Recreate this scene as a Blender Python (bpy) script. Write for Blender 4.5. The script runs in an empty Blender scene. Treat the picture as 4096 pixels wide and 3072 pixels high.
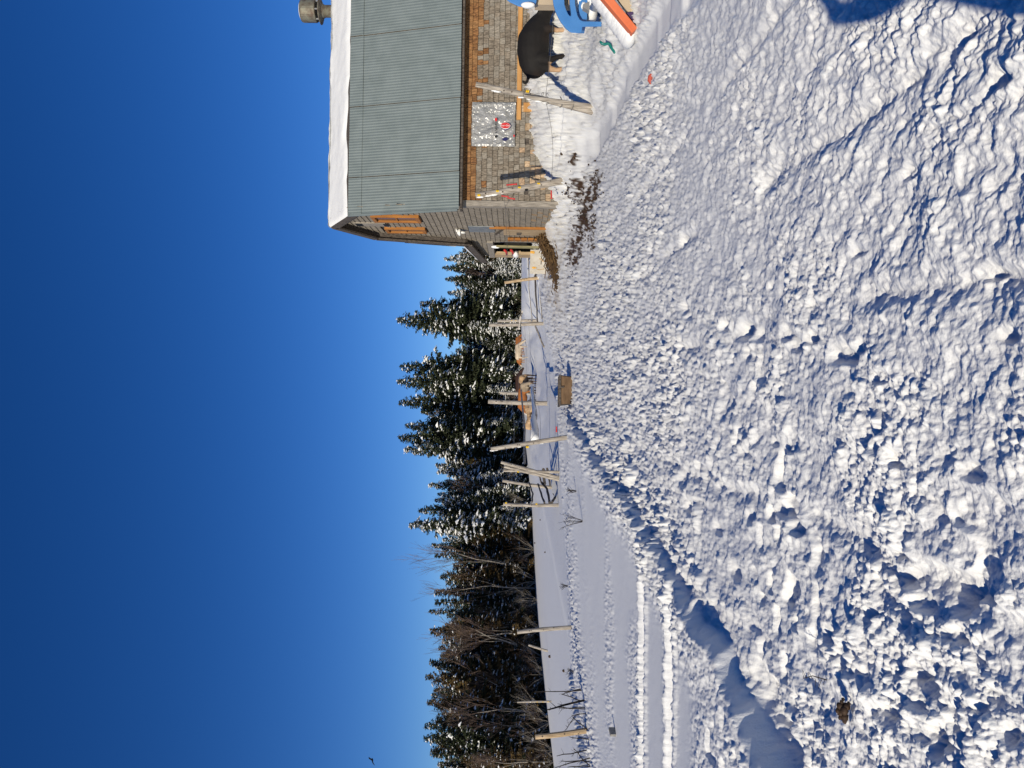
import bpy, bmesh, math, random
import numpy as np
from mathutils import Vector, Matrix

C = bpy.context
scene = C.scene
col = scene.collection
R = math.radians

# ------------------------------------------------------------------ camera, sky, sun
F_PX = 3050.0                     # focal length in pixels of the 4096 x 3072 frame
CAM_Z = 1.6
ROLL, PITCH = 0.0157, 0.0039
SUN_AZ, SUN_EL = R(29.5), R(18.3)     # shadows fall forward and to the right

fwd = Vector((0, math.cos(PITCH), math.sin(PITCH)))
zt = Vector((0, -math.sin(PITCH), math.cos(PITCH)))
cu = Vector((math.cos(ROLL), 0, 0)) + zt * math.sin(ROLL)
cup = Vector((-math.sin(ROLL), 0, 0)) + zt * math.cos(ROLL)
cam_d = bpy.data.cameras.new('camera')
cam = bpy.data.objects.new('camera', cam_d)
col.objects.link(cam)
rt, up, bk = -cup, cu, -fwd       # the phone was held on its side: the picture's left is up
cam.matrix_world = Matrix(((rt.x, up.x, bk.x, 0), (rt.y, up.y, bk.y, 0), (rt.z, up.z, bk.z, CAM_Z), (0, 0, 0, 1)))
cam_d.sensor_fit = 'HORIZONTAL'
cam_d.sensor_width = 36.0
cam_d.lens = F_PX / 4096 * 36.0
cam_d.clip_start, cam_d.clip_end = 0.05, 2000
scene.camera = cam

w = bpy.data.worlds.new('World')
scene.world = w
w.use_nodes = True
nt = w.node_tree
sky = nt.nodes.new('ShaderNodeTexSky')
sky.sky_type = 'NISHITA'
sky.sun_disc = False
sky.sun_elevation = SUN_EL
sky.sun_rotation = math.pi + SUN_AZ
sky.altitude = 3000
sky.air_density = 1.0
sky.dust_density = 0.0
sky.ozone_density = 3.0
hs = nt.nodes.new('ShaderNodeHueSaturation')
hs.inputs['Saturation'].default_value = 1.27
hs.inputs['Hue'].default_value = 0.513
gm = nt.nodes.new('ShaderNodeGamma')
gm.inputs[1].default_value = 1.05
nt.links.new(sky.outputs[0], hs.inputs['Color'])
nt.links.new(hs.outputs[0], gm.inputs[0])
bg = nt.nodes['Background']
bg.inputs[1].default_value = 0.088
nt.links.new(gm.outputs[0], bg.inputs[0])

sd = bpy.data.lights.new('sun', 'SUN')
sd.energy = 4.4
sd.angle = R(0.5)
sd.color = (1.0, 0.91, 0.73)
sun = bpy.data.objects.new('sun', sd)
col.objects.link(sun)
SUN_DIR = Vector((math.sin(SUN_AZ) * math.cos(SUN_EL), math.cos(SUN_AZ) * math.cos(SUN_EL), -math.sin(SUN_EL)))
sun.rotation_euler = SUN_DIR.to_track_quat('-Z', 'Y').to_euler()
vs = scene.view_settings
vs.view_transform = 'Standard'
vs.look = 'None'
vs.exposure = 0.0
vs.gamma = 1.0
vs.use_curve_mapping = False
scene.cycles.max_bounces = 6
scene.cycles.diffuse_bounces = 1

# ------------------------------------------------------------------ numbers from the photograph to the place
def ray(px, py):
    return fwd + cu * ((3072 - py - 1536) / F_PX) - cup * ((px - 2048) / F_PX)
def at(px, py, y):
    r = ray(px, py)
    return Vector((0, 0, CAM_Z)) + r * (y / r.y)
def atx(px, py, x):
    r = ray(px, py)
    return Vector((0, 0, CAM_Z)) + r * (x / r.x)

# ------------------------------------------------------------------ noise
def h2(ix, iy, seed):
    h = (ix.astype(np.int64) * 374761393 + iy.astype(np.int64) * 668265263 + seed * 974634777) & 0xFFFFFFFF
    h = ((h ^ (h >> 13)) * 1274126177) & 0xFFFFFFFF
    h = ((h ^ (h >> 16)) * 2246822519) & 0xFFFFFFFF
    return ((h ^ (h >> 15)) & 0xFFFFFF) / float(0x1000000)
def vnoise(x, y, seed=0):
    ix, iy = np.floor(x), np.floor(y)
    fx, fy = x - ix, y - iy
    fx, fy = fx * fx * (3 - 2 * fx), fy * fy * (3 - 2 * fy)
    a, b = h2(ix, iy, seed), h2(ix + 1, iy, seed)
    c, d = h2(ix, iy + 1, seed), h2(ix + 1, iy + 1, seed)
    return (a * (1 - fx) + b * fx) * (1 - fy) + (c * (1 - fx) + d * fx) * fy
def fbm(x, y, seed=0, o=3):
    s, a = 0, 0.5
    for k in range(o):
        s = s + a * (vnoise(x, y, seed + k) - 0.5)
        x, y, a = x * 2.03 + 7.1, y * 2.03 + 3.7, a * 0.5
    return s
def domes(x, y, cell, seed, lo=0.35, hi=0.8, p=0.5, dens=1.0):
    x, y = x / cell, y / cell
    ix, iy = np.floor(x), np.floor(y)
    out = np.zeros_like(x)
    for i in (-1, 0, 1):
        for j in (-1, 0, 1):
            cx, cy = ix + i, iy + j
            r = lo + (hi - lo) * h2(cx, cy, seed + 2) ** 1.5
            k = 0.7 + 0.6 * h2(cx, cy, seed + 5)
            dx = (cx + h2(cx, cy, seed) - x) * k
            dy = (cy + h2(cx, cy, seed + 1) - y) / k
            q = np.clip(1 - (dx * dx + dy * dy) / (r * r), 0, 1)
            hh = q ** p * r * (0.5 + 0.7 * h2(cx, cy, seed + 3))
            if dens < 1:
                hh = hh * (h2(cx, cy, seed + 4) < dens)
            out = np.maximum(out, hh)
    return out
def sm(v, a, b):
    t = np.clip((v - a) / (b - a), 0, 1)
    return t * t * (3 - 2 * t)

# ------------------------------------------------------------------ the lie of the land
CREST_X = [-60, -20, -7.15, -6.5, -5.3, -3.2, -1.2, 2.4, 3.9, 60]
CREST_Y = [6.0, 8.0, 14.3, 17.1, 18.9, 21.2, 22.5, 26.5, 28, 30]
TR_T = [-2.0, -0.5, -0.307, -0.152, -0.02, 0.15, 0.4, 2.0]
TR_Y = [30, 60, 75, 90, 110, 115, 110, 60]
TR_Z = [-1.5, -1.94, -1.01, -0.5, 0.66, 0.9, 0.9, 0.9]
def edge_x(y):
    return np.interp(y, [2.5, 3.8, 4.85, 6.2, 9.4, 19.4, 24], [-2.8, -2.35, -1.95, -1.84, -1.45, -0.6, -0.3]) + 0.2 * fbm(y * 0.9, y * 0 + 3.3, 21, 2) + 0.28 * fbm(y * 3.1, y * 0 + 8.3, 25, 3)
def zb(x, y, near=False):
    x = np.asarray(x, float)
    y = np.asarray(y, float)
    yc = np.interp(x, CREST_X, CREST_Y)
    yy = np.minimum(y, yc)
    z = 0.018 * np.clip(yy - 6, 0, 22) + 0.03 * np.minimum(x + 1.5, 0) * sm(yy, 4, 10)
    z = z + 0.33 * sm(yy, 14, 22) * sm(x, 0, 3.5)
    e = edge_x(yy)
    z = z + (0.16 + 0.05 * sm(yy, 6, 3.5)) * sm(e - x, 0.0, 0.14) * (1 - sm(yy, 17, 20.5)) * (0.92 + 0.75 * (vnoise(yy * 1.7, yy * 0 + 1.3, 127) - 0.5) * np.exp(-np.clip(e - x, 0, 9) / 0.35))
    z = z - 0.09 * sm(yy, 5.2, 4.6) * sm(x, e - 0.05, e + 0.1) * (1 - sm(x, e + 0.16, e + 0.36))
    zw = np.interp(x, [3.4, 4.2, 5.5, 7.0, 12], [0.4, 0.64, 0.92, 1.06, 1.1])
    z = z + (zw - 0.3) * sm(yy + 0.8 * fbm(x * 0.9, y * 0.9, 113, 3), 13.6, 17.4) * sm(x + 0.4 * fbm(x * 1.7, y * 1.7, 115, 2), 3.4, 4.6)
    wob = 0.7 * fbm(x * 1.7, y * 1.7, 111, 3)
    z = z + 0.2 * sm(x + wob, 4.7, 5.6) * sm(yy + wob, 9.2, 10.8)
    D = np.interp(x / np.maximum(y, 0.5), TR_T, TR_Y)
    Z = np.interp(x / np.maximum(y, 0.5), TR_T, TR_Z)
    t = np.clip((y - yc) / np.maximum(D - yc, 1), 0, 1)
    t = t ** 1.8
    z = z * (1 - t) + Z * t - (0.12 + 0.48 * sm(x, -5, 2)) * sm(y - yc, 0.2, 4) * (1 - t)
    xl = np.interp(y, [4, 8, 14, 17.1], [-9.5, -8.5, -7.15, -6.5])
    z = z + 0.13 * sm(xl - x, 0.0, 0.12) * (1 - sm(y, 16.8, 18.5)) * (1 - sm(xl - x, 4, 14))
    return z
def gz(x, y):
    return float(zb(np.array([x]), np.array([y]))[0])
HIT_Y = np.concatenate([np.arange(1.5, 10, 0.02), np.geomspace(10, 140, 500)])
def hit(px, py, far=140):
    """where the line of sight through a point of the photograph meets the land"""
    r = ray(px, py)
    k = HIT_Y / r.y
    zr = CAM_Z + r.z * k
    d = zr - zb(r.x * k, HIT_Y)
    n = np.nonzero(d < 0)[0]
    if len(n) == 0:
        p = Vector((0, 0, CAM_Z)) + r * (far / r.y)
        p.z = gz(p.x, p.y)
        return p
    n = max(int(n[0]), 1)
    t = d[n - 1] / (d[n - 1] - d[n])
    y = HIT_Y[n - 1] + (HIT_Y[n] - HIT_Y[n - 1]) * t
    return Vector((0, 0, CAM_Z)) + r * (y / r.y)

def gzd(x, y):
    x, y = np.array([x]), np.array([y])
    return float(zb(x, y)[0] + detail(x, y)[0])
def seg_d(x, y, pts):
    d = np.full_like(x, 1e9)
    for (x0, y0), (x1, y1) in zip(pts[:-1], pts[1:]):
        dx, dy = x1 - x0, y1 - y0
        t = np.clip(((x - x0) * dx + (y - y0) * dy) / (dx * dx + dy * dy), 0, 1)
        d = np.minimum(d, np.hypot(x - x0 - t * dx, y - y0 - t * dy))
    return d
HOLES = [(2740, 1240, .11), (2760, 1262, .1), (2905, 1310, .1), (2975, 1340, .13), (3030, 1352, .1), (3155, 1345, .12),
         (3190, 1385, .13), (3260, 1360, .11), (3370, 1430, .15), (3420, 1440, .12), (3450, 1400, .1), (3540, 1520, .1),
         (2610, 1010, .13), (2735, 975, .12), (3090, 1150, .06), (2740, 1930, .14), (2760, 2035, .13), (3430, 1010, .1),
         (2950, 2300, .12), (3010, 2080, .1), (3130, 2050, .11), (3330, 2560, .14), (3500, 2480, .1), (3650, 2330, .14),
         (3700, 2420, .14), (3760, 2950, .16), (3700, 2830, .14), (3850, 2550, .12), (3960, 1100, .13), (4050, 1350, .13),
         (3640, 700, .1), (4010, 350, .16), (3560, 2850, .1), (3150, 2870, .1), (3900, 1900, .14), (3600, 1850, .12), (2880, 2120, .1)]
PATH = [(4.6, 15), (4.4, 13.2), (4.35, 12), (4.25, 10), (4.05, 8.3), (3.7, 6.6)]
def detail(x, y):
    """clods, ruts, tracks and trodden hollows of the snow, to be added to zb"""
    e = edge_x(y)
    yc = np.interp(x, CREST_X, CREST_Y)
    wx = x + 0.05 * fbm(x * 7, y * 7, 31, 2)
    wy = y + 0.05 * fbm(x * 7 + 9, y * 7 + 4, 37, 2)
    yard = sm(x - e, -0.35, 0.0)
    path_d = seg_d(x, y, PATH)
    path = 1 - sm(path_d + 0.16 * fbm(x * 4, y * 4, 117, 2), 0.14, 0.36)
    low = vnoise(x * 0.9, y * 0.55, 41)
    low2 = vnoise(x * 2.3, y * 1.5, 43)
    amp = 0.34 + 0.72 * sm(low, 0.25, 0.8) * (0.4 + 0.8 * low2)
    amp = amp * (1 + 0.45 * sm(1.2 - x, 0, 2.5) * sm(9.0 - y, 0, 5))
    # edge of the ploughed yard: a rubble windrow
    wind = np.exp(-((x - e + 0.30) / 0.26) ** 2) * (1 - sm(y, 19, 22))
    wind2 = np.exp(-((x - e + 0.9) / 0.7) ** 2) * sm(6.4 - y, 0, 1.0) * 1.2
    band = np.exp(-((y - yc + 2.4) / 2.6) ** 2) * sm(vnoise(x * 1.6, y * 0.8, 47), 0.1, 0.7)
    band = np.where(y > yc, np.exp(-((y - yc) / 0.5) ** 2) * 0.5, band)
    m = np.maximum(np.maximum(yard * amp, wind * 1.15), np.maximum(wind2, band * 1.3))
    m = np.where((y > yc + 0.3), m * np.exp(-(y - yc - 0.3) / 1.2), m)
    foot = np.exp(-((x - e - 0.16) / 0.16) ** 2) * (1 - sm(y, 19, 22))
    m = np.maximum(m, foot * (0.55 + 0.6 * low2))
    m = m * (1 - 0.82 * path)
    fine_l = 0.5 * (1 - yard) * sm(vnoise(x * 0.9, y * 0.9, 53), 0.5, 0.95) * (y < yc)
    m = np.maximum(m, fine_l)
    # soft plateaus at the lower right
    soft = sm(x, 0.2, 1.6) * sm(6.5 - y, 0, 2)
    big = domes(wx, wy, 0.42, 3, 0.25, 0.75, 0.7, 0.5) * 0.42
    mid = domes(wx, wy, 0.155, 13, 0.22, 0.7, 0.7, 0.6) * 0.155
    sml = domes(wx, wy, 0.085, 23, 0.25, 0.8, 0.75, 0.8) * 0.085
    tin = domes(wx, wy, 0.038, 33, 0.3, 0.85, 0.75, 0.9) * 0.038
    far = sm(y, 7, 13)
    n_ = sm(8.5 - y, 0, 4.5)
    lft = 0.45 + 0.55 * sm(0.9 - x, 0, 1.6)
    d = m * (big * (0.03 + 0.16 * sm(wind2 + wind + 0.8 * foot + sm(-0.3 - x, 0, 1) * 0.6 * sm(8 - y, 0, 3), 0.2, 1.0)) * (1 - 0.5 * soft) + mid * (0.05 + 0.20 * sm(low2 * low, 0.15, 0.5)) * (1 - 0.3 * far)
             + sml * (0.50 - 0.1 * soft) + tin * 1.0)
    d = d + yard * (y < yc) * (1 - path) * (0.16 * sml + 0.6 * tin + (0.25 + 0.9 * sm(low2, 0.3, 0.8)) * (far * (0.12 * mid + 0.55 * sml) + sm(y, 6, 9) * (0.22 * sml + 0.6 * tin))) * (1 - n_)
    bank = sm(e + 0.45 - x, 0, 0.2) * sm(x - e, -0.15, 0.05) * sm(20 - y, 0, 4)
    d = d + bank * (0.08 * fbm(x * 6, y * 5, 119, 3) + 0.45 * mid + 0.35 * sml + 0.25 * big * sm(vnoise(x * 2, y * 1.6, 121), 0.4, 0.7))
    # close to the lens the same snow shows its grain: crumbs of a few centimetres, hollows, soft mounds
    pm = sm(vnoise(x * 1.9, y * 1.5, 65) * 0.6 + vnoise(x * 4.7, y * 4.1, 66) * 0.4, 0.38, 0.66)
    grain = domes(wx + 3, wy + 5, 0.021, 35, 0.3, 0.85, 0.8, 0.85) * 0.021
    crumb = domes(wx + 1, wy + 2, 0.045, 36, 0.25, 0.75, 0.8, 0.5) * 0.045
    mound = 0.05 * fbm(wx * 2.6, wy * 2.2, 67, 2) + 0.045 * fbm(wx * 8.5, wy * 7.0, 68, 2) + 0.040 * fbm(wx * 19, wy * 16, 74, 2) + 0.026 * fbm(wx * 42, wy * 37, 78, 2)
    sml2 = domes(wx + 7, wy + 2, 0.10, 123, 0.25, 0.7, 0.7, 0.65) * 0.10
    ridge = 1 - np.abs(fbm(wx * 4.5, wy * 3.2, 69, 3)) * 4
    pit = -0.055 * sm(vnoise(wx * 9.0, wy * 7.0, 70), 0.60, 0.78) * sm(vnoise(x * 1.3, y * 1.1, 72), 0.35, 0.7)
    clump = 0.09 * big * sm(low2, 0.35, 0.7) + 0.30 * mid * (0.15 + 0.85 * pm) + 0.42 * sml2 * (0.3 + 0.7 * pm) + 0.40 * sml * pm
    near_d = clump * lft + mound * (0.75 + 0.35 * soft) + 0.012 * np.clip(ridge, 0, 1) + pit * lft * (1 - soft) + (0.25 + 0.75 * pm) * (0.75 * grain + 0.65 * crumb) + 0.004 * fbm(x * 55, y * 50, 64, 2)
    near_m = np.maximum(yard, np.clip(np.maximum(wind, np.maximum(wind2, foot)), 0, 1)) * (1 - path)
    d = d * (1 - n_ * near_m) + near_d * n_ * near_m
    d = d + yard * (y < yc) * (0.06 * fbm(x * 1.2, y * 0.8, 71, 3))
    # ruts driven into the yard
    for rx, s in ((1.32, 73), (0.35, 74), (2.35, 75), (-0.75, 76)):
        g = rx + 0.25 * fbm(y * 0.6, y * 0 + s, s, 2)
        d = d - 0.035 * yard * np.exp(-((x - g) / 0.06) ** 2) * sm(vnoise(x * 0, y * 1.3, s), 0.3, 0.6) * sm(15 - y, 0, 6)
    # trodden hollows
    for hx, hy, hr, hd in HOLE_W:
        q = ((x - hx) / np.where(x < hx, hr * 0.5, hr * 1.15)) ** 2 + ((y - hy) / (hr * 1.6)) ** 2
        near = q < 9
        d = np.where(near, d - hd * np.exp(-q * q * 1.2) + 0.12 * hd * np.exp(-((np.sqrt(q) - 1.5) / 0.4) ** 2), d)
    # trench beside the bank, bottom left
    
    # tyre tracks across the raised field
    for ty, s in ((8.32, 81), (6.92, 83)):
        g = ty + 0.05 * fbm(x * 0.9, x * 0 + s, s, 2) - 0.03 * (x + 1.3)
        q = y - g
        tr = sm(q, -0.13, -0.02) * (1 - sm(q, 0.05, 0.10))
        lip = np.exp(-((q - 0.15) / 0.05) ** 2) + 0.8 * np.exp(-((q + 0.24) / 0.05) ** 2)
        on = sm(e - x, 0.0, 0.3)
        d = d + on * (-0.052 * tr + 0.025 * lip * (0.4 + vnoise(x * 9, y * 9, s)))
        d = d + on * (1 - sm(np.abs(q), 0.15, 0.45)) * (sml * 0.25 + tin * 0.6) * (1 - tr)
    # trodden trail to the toys: flat steps
    stp = sm(vnoise(x * 0.5, y * 1.9, 91), 0.35, 0.5)
    d = d - path * (0.035 + 0.05 * stp)
    # smooth drifted relief elsewhere
    d = d + (1 - yard) * 0.03 * fbm(x * 0.5, y * 0.5, 95, 3) + 0.004 * fbm(x * 12, y * 12, 97, 2)
    # drifts under the barn wall
    d = d + sm(x, 3.5, 4.5) * sm(y, 13.5, 15.5) * (y < 19) * (0.10 * fbm(x * 1.4, y * 1.4, 101, 3) + 0.12 * mid + 0.3 * sml + 0.3 * tin + 0.05 * fbm(x * 4, y * 4, 107, 3))
    # cattle pen: trampled snow
    pen = np.exp(-((x - 3.5) / 9) ** 2) * np.exp(-((y - 62) / 22) ** 2)
    d = d + pen * 0.8 * fbm(x * 0.7, y * 0.35, 103, 3)
    return d
HOLE_W = []
for px, py, hr in HOLES:
    p = hit(px, py)
    hr = min(max(hr * 0.16 * p.y, 0.045), hr)
    hr *= 0.72
    HOLE_W.append((p.x, p.y, hr, hr * 0.62))

# ------------------------------------------------------------------ materials
MATS = {}
def mat(name, c1, c2=None, scale=8.0, rough=0.7, metal=0.0, bump=0.0, stretch=(1, 1, 1), detail_=4.0, lo=0.35, hi=0.65,
        rnd=0.0, attr=None, coords='Object', spec=0.35):
    m = bpy.data.materials.new(name)
    m.use_nodes = True
    t = m.node_tree
    n, l = t.nodes, t.links
    b = n['Principled BSDF']
    b.inputs['Roughness'].default_value = rough
    b.inputs['Metallic'].default_value = metal
    b.inputs['Specular IOR Level'].default_value = spec
    if coords == 'World':
        tc = n.new('ShaderNodeNewGeometry').outputs['Position']
    else:
        tc = n.new('ShaderNodeTexCoord').outputs['Object']
    mp = n.new('ShaderNodeMapping')
    mp.inputs['Scale'].default_value = stretch
    l.new(tc, mp.inputs[0])
    nz = n.new('ShaderNodeTexNoise')
    nz.inputs['Scale'].default_value = scale
    nz.inputs['Detail'].default_value = detail_
    l.new(mp.outputs[0], nz.inputs['Vector'])
    rp = n.new('ShaderNodeValToRGB')
    rp.color_ramp.elements[0].position, rp.color_ramp.elements[1].position = lo, hi
    c2 = c2 or c1
    rp.color_ramp.elements[0].color = (*c1, 1)
    rp.color_ramp.elements[1].color = (*c2, 1)
    l.new(nz.outputs[0], rp.inputs[0])
    out = rp.outputs[0]
    if attr:
        a = n.new('ShaderNodeAttribute')
        a.attribute_name = attr
        mx = n.new('ShaderNodeMixRGB')
        mx.blend_type = 'MULTIPLY'
        mx.inputs[0].default_value = 1
        l.new(out, mx.inputs[1])
        l.new(a.outputs['Color'], mx.inputs[2])
        out = mx.outputs[0]
    if rnd:
        oi = n.new('ShaderNodeObjectInfo')
        mr = n.new('ShaderNodeMapRange')
        mr.inputs[3].default_value, mr.inputs[4].default_value = 1 - rnd, 1 + rnd
        l.new(oi.outputs['Random'], mr.inputs[0])
        mx = n.new('ShaderNodeVectorMath')
        mx.operation = 'SCALE'
        l.new(out, mx.inputs[0])
        l.new(mr.outputs[0], mx.inputs['Scale'])
        out = mx.outputs[0]
    l.new(out, b.inputs['Base Color'])
    if bump:
        bp = n.new('ShaderNodeBump')
        bp.inputs['Strength'].default_value = 0.6
        bp.inputs['Distance'].default_value = bump
        l.new(nz.outputs[0], bp.inputs['Height'])
        l.new(bp.outputs[0], b.inputs['Normal'])
    MATS[name] = m
    return m
M_SNOW = mat('snow', (0.82, 0.82, 0.815), (0.87, 0.865, 0.85), 60, 0.6, bump=0.004, spec=0.25, coords='World', lo=0.2, hi=0.8)
M_SNOWG = mat('ground_snow', (0.82, 0.82, 0.815), (0.87, 0.865, 0.85), 90, 0.55, bump=0.006, spec=0.25, coords='World', lo=0.2, hi=0.8, attr='col')
G = (1, 1, 14)
M_SHGREY = mat('weathered_shingle', (0.105, 0.085, 0.065), (0.27, 0.225, 0.175), 10, 0.85, bump=0.004, stretch=(5, 5, .5), rnd=0.13, coords='World')
M_SHBROWN = mat('sheltered_shingle', (0.085, 0.038, 0.016), (0.28, 0.135, 0.05), 9, 0.8, bump=0.004, stretch=(5, 5, .8), rnd=0.2, coords='World')
M_SHTAN = mat('split_shingle', (0.30, 0.20, 0.12), (0.62, 0.46, 0.30), 9, 0.8, bump=0.004, stretch=(5, 5, .8), rnd=0.3, coords='World')
M_SHSTUFF = mat('joined_shingle', (0.55, 0.55, 0.55), (1.1, 1.1, 1.1), 10, 0.85, bump=0.004, stretch=(5, 5, .5), coords='World', attr='col')
M_WOODGREY = mat('grey_wood', (0.16, 0.14, 0.12), (0.36, 0.32, 0.27), 9, 0.85, bump=0.006, stretch=(6, 6, .5), coords='World')
M_WOODDARK = mat('dark_wood', (0.045, 0.036, 0.03), (0.12, 0.10, 0.085), 9, 0.85, bump=0.005, stretch=(4, 4, .6), coords='World')
M_INSHADE = mat('shade_dark_wood', (0.010, 0.009, 0.008), (0.022, 0.02, 0.018), 9, 0.9, coords='World')  # near-black wood: the lean-to's inner shade is put into the colour
M_LUMBER = mat('yellow_lumber', (0.40, 0.195, 0.06), (0.54, 0.29, 0.10), 3, 0.65, bump=0.002, stretch=(.6, 4, 4), coords='World')
M_ORANGEW = mat('orange_wood', (0.27, 0.10, 0.018), (0.40, 0.165, 0.035), 4, 0.6, bump=0.002, stretch=(4, 4, .5), coords='World')
M_TANW = mat('tan_wood', (0.30, 0.21, 0.12), (0.50, 0.37, 0.23), 5, 0.8, bump=0.003, stretch=(5, 5, .5), coords='World')
M_ROOF = mat('green_grey_metal', (0.15, 0.18, 0.18), (0.18, 0.212, 0.212), 3, 0.5, metal=0.15, coords='World', detail_=6)
M_RUST = mat('rusty_metal', (0.09, 0.055, 0.04), (0.20, 0.19, 0.145), 7, 0.6, metal=0.35, lo=0.3, hi=0.6, detail_=8)
M_POST = mat('weathered_post', (0.20, 0.17, 0.14), (0.46, 0.41, 0.35), 6, 0.85, bump=0.008, stretch=(6, 6, .6))
M_POSTW = mat('weathered_pole', (0.20, 0.17, 0.14), (0.44, 0.39, 0.33), 8, 0.85, bump=0.006)
M_BIRCH = mat('birch_bark', (0.08, 0.07, 0.06), (0.55, 0.5, 0.44), 5, 0.8, lo=0.38, hi=0.48)
M_YEL = mat('yellow_plastic', (0.75, 0.48, 0.02), None, rough=0.4)
M_RED = mat('red_plastic', (0.55, 0.035, 0.03), (0.45, 0.03, 0.03), rough=0.4)
M_BLUEP = mat('blue_plastic', (0.055, 0.19, 0.47), (0.075, 0.23, 0.53), 3, 0.45, bump=0.001)
M_TANP = mat('tan_plastic', (0.46, 0.36, 0.25), (0.50, 0.40, 0.28), 3, 0.5)
M_ORP = mat('orange_plastic', (0.62, 0.13, 0.05), (0.70, 0.19, 0.08), 3, 0.45)
M_SHADEPURP = mat('shadow_purple', (0.06, 0.035, 0.10), None, rough=0.5)  # purple stands in for shadow on the slide's plastic
M_TEAL = mat('teal_plastic', (0.0, 0.13, 0.115), (0.01, 0.17, 0.15), 3, 0.35)
M_GREYP = mat('grey_plastic', (0.20, 0.20, 0.20), (0.26, 0.26, 0.26), 6, 0.6)
M_BLACK = mat('black_paint', (0.012, 0.012, 0.012), None, rough=0.6)
M_WIRE = mat('steel_wire', (0.20, 0.19, 0.18), None, rough=0.5, metal=0.6)
M_DUNG = mat('dung', (0.025, 0.013, 0.007), (0.06, 0.032, 0.016), 30, 0.7, bump=0.004)
M_HAY = mat('hay', (0.04, 0.022, 0.009), (0.12, 0.068, 0.026), 20, 0.9, rnd=0.1, coords='World')
M_PAINTW = mat('stained_panel', (0.40, 0.365, 0.31), (0.50, 0.46, 0.40), 4, 0.7, coords='World')
M_GREENW = mat('greenish_plank', (0.22, 0.20, 0.10), (0.34, 0.30, 0.16), 6, 0.8, stretch=(5, 5, .5), coords='World')
M_BARK = mat('bark', (0.045, 0.036, 0.03), (0.12, 0.10, 0.085), 8, 0.9, stretch=(1, 1, .3))
M_BARKL = mat('pale_bark', (0.17, 0.145, 0.12), (0.36, 0.32, 0.27), 8, 0.9)
M_TWIG = mat('reddish_twig', (0.085, 0.055, 0.042), (0.17, 0.12, 0.095), 8, 0.9)
M_DEAD = mat('dead_stem', (0.014, 0.011, 0.010), (0.035, 0.027, 0.022), 8, 0.9)
M_NEEDLE = mat('needles', (0.8, 0.8, 0.8), (1.15, 1.15, 1.15), 3, 0.75, attr='col', spec=0.2)
M_COAT = mat('animal_coat', (0.88, 0.88, 0.88), (1.06, 1.06, 1.06), 14, 0.75, attr='col', bump=0.004, spec=0.25)
M_GLASS = mat('window_glass', (0.03, 0.035, 0.045), None, rough=0.12, spec=0.6)
M_METALP = mat('galvanised_sheet', (0.24, 0.26, 0.27), (0.33, 0.34, 0.34), 5, 0.45, metal=0.4, coords='World')
M_CLOTH = mat('dark_coat_cloth', (0.03, 0.03, 0.045), (0.045, 0.045, 0.06), 20, 0.9)
M_CONC = mat('concrete', (0.16, 0.155, 0.15), (0.26, 0.25, 0.235), 30, 0.9, bump=0.003)
M_WHITEP = mat('white_enamel', (0.78, 0.77, 0.74), None, rough=0.3)
M_BOX = mat('tan_ply', (0.11, 0.065, 0.034), (0.18, 0.11, 0.06), 5, 0.75, bump=0.003, stretch=(1, 3, 3))
def bag_mat():
    m = mat('silvery_plastic_film', (0.25, 0.25, 0.245), (0.37, 0.365, 0.36), 5, 0.3, metal=0.12, spec=0.7, coords='World')
    return m
M_BAG = bag_mat()

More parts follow.
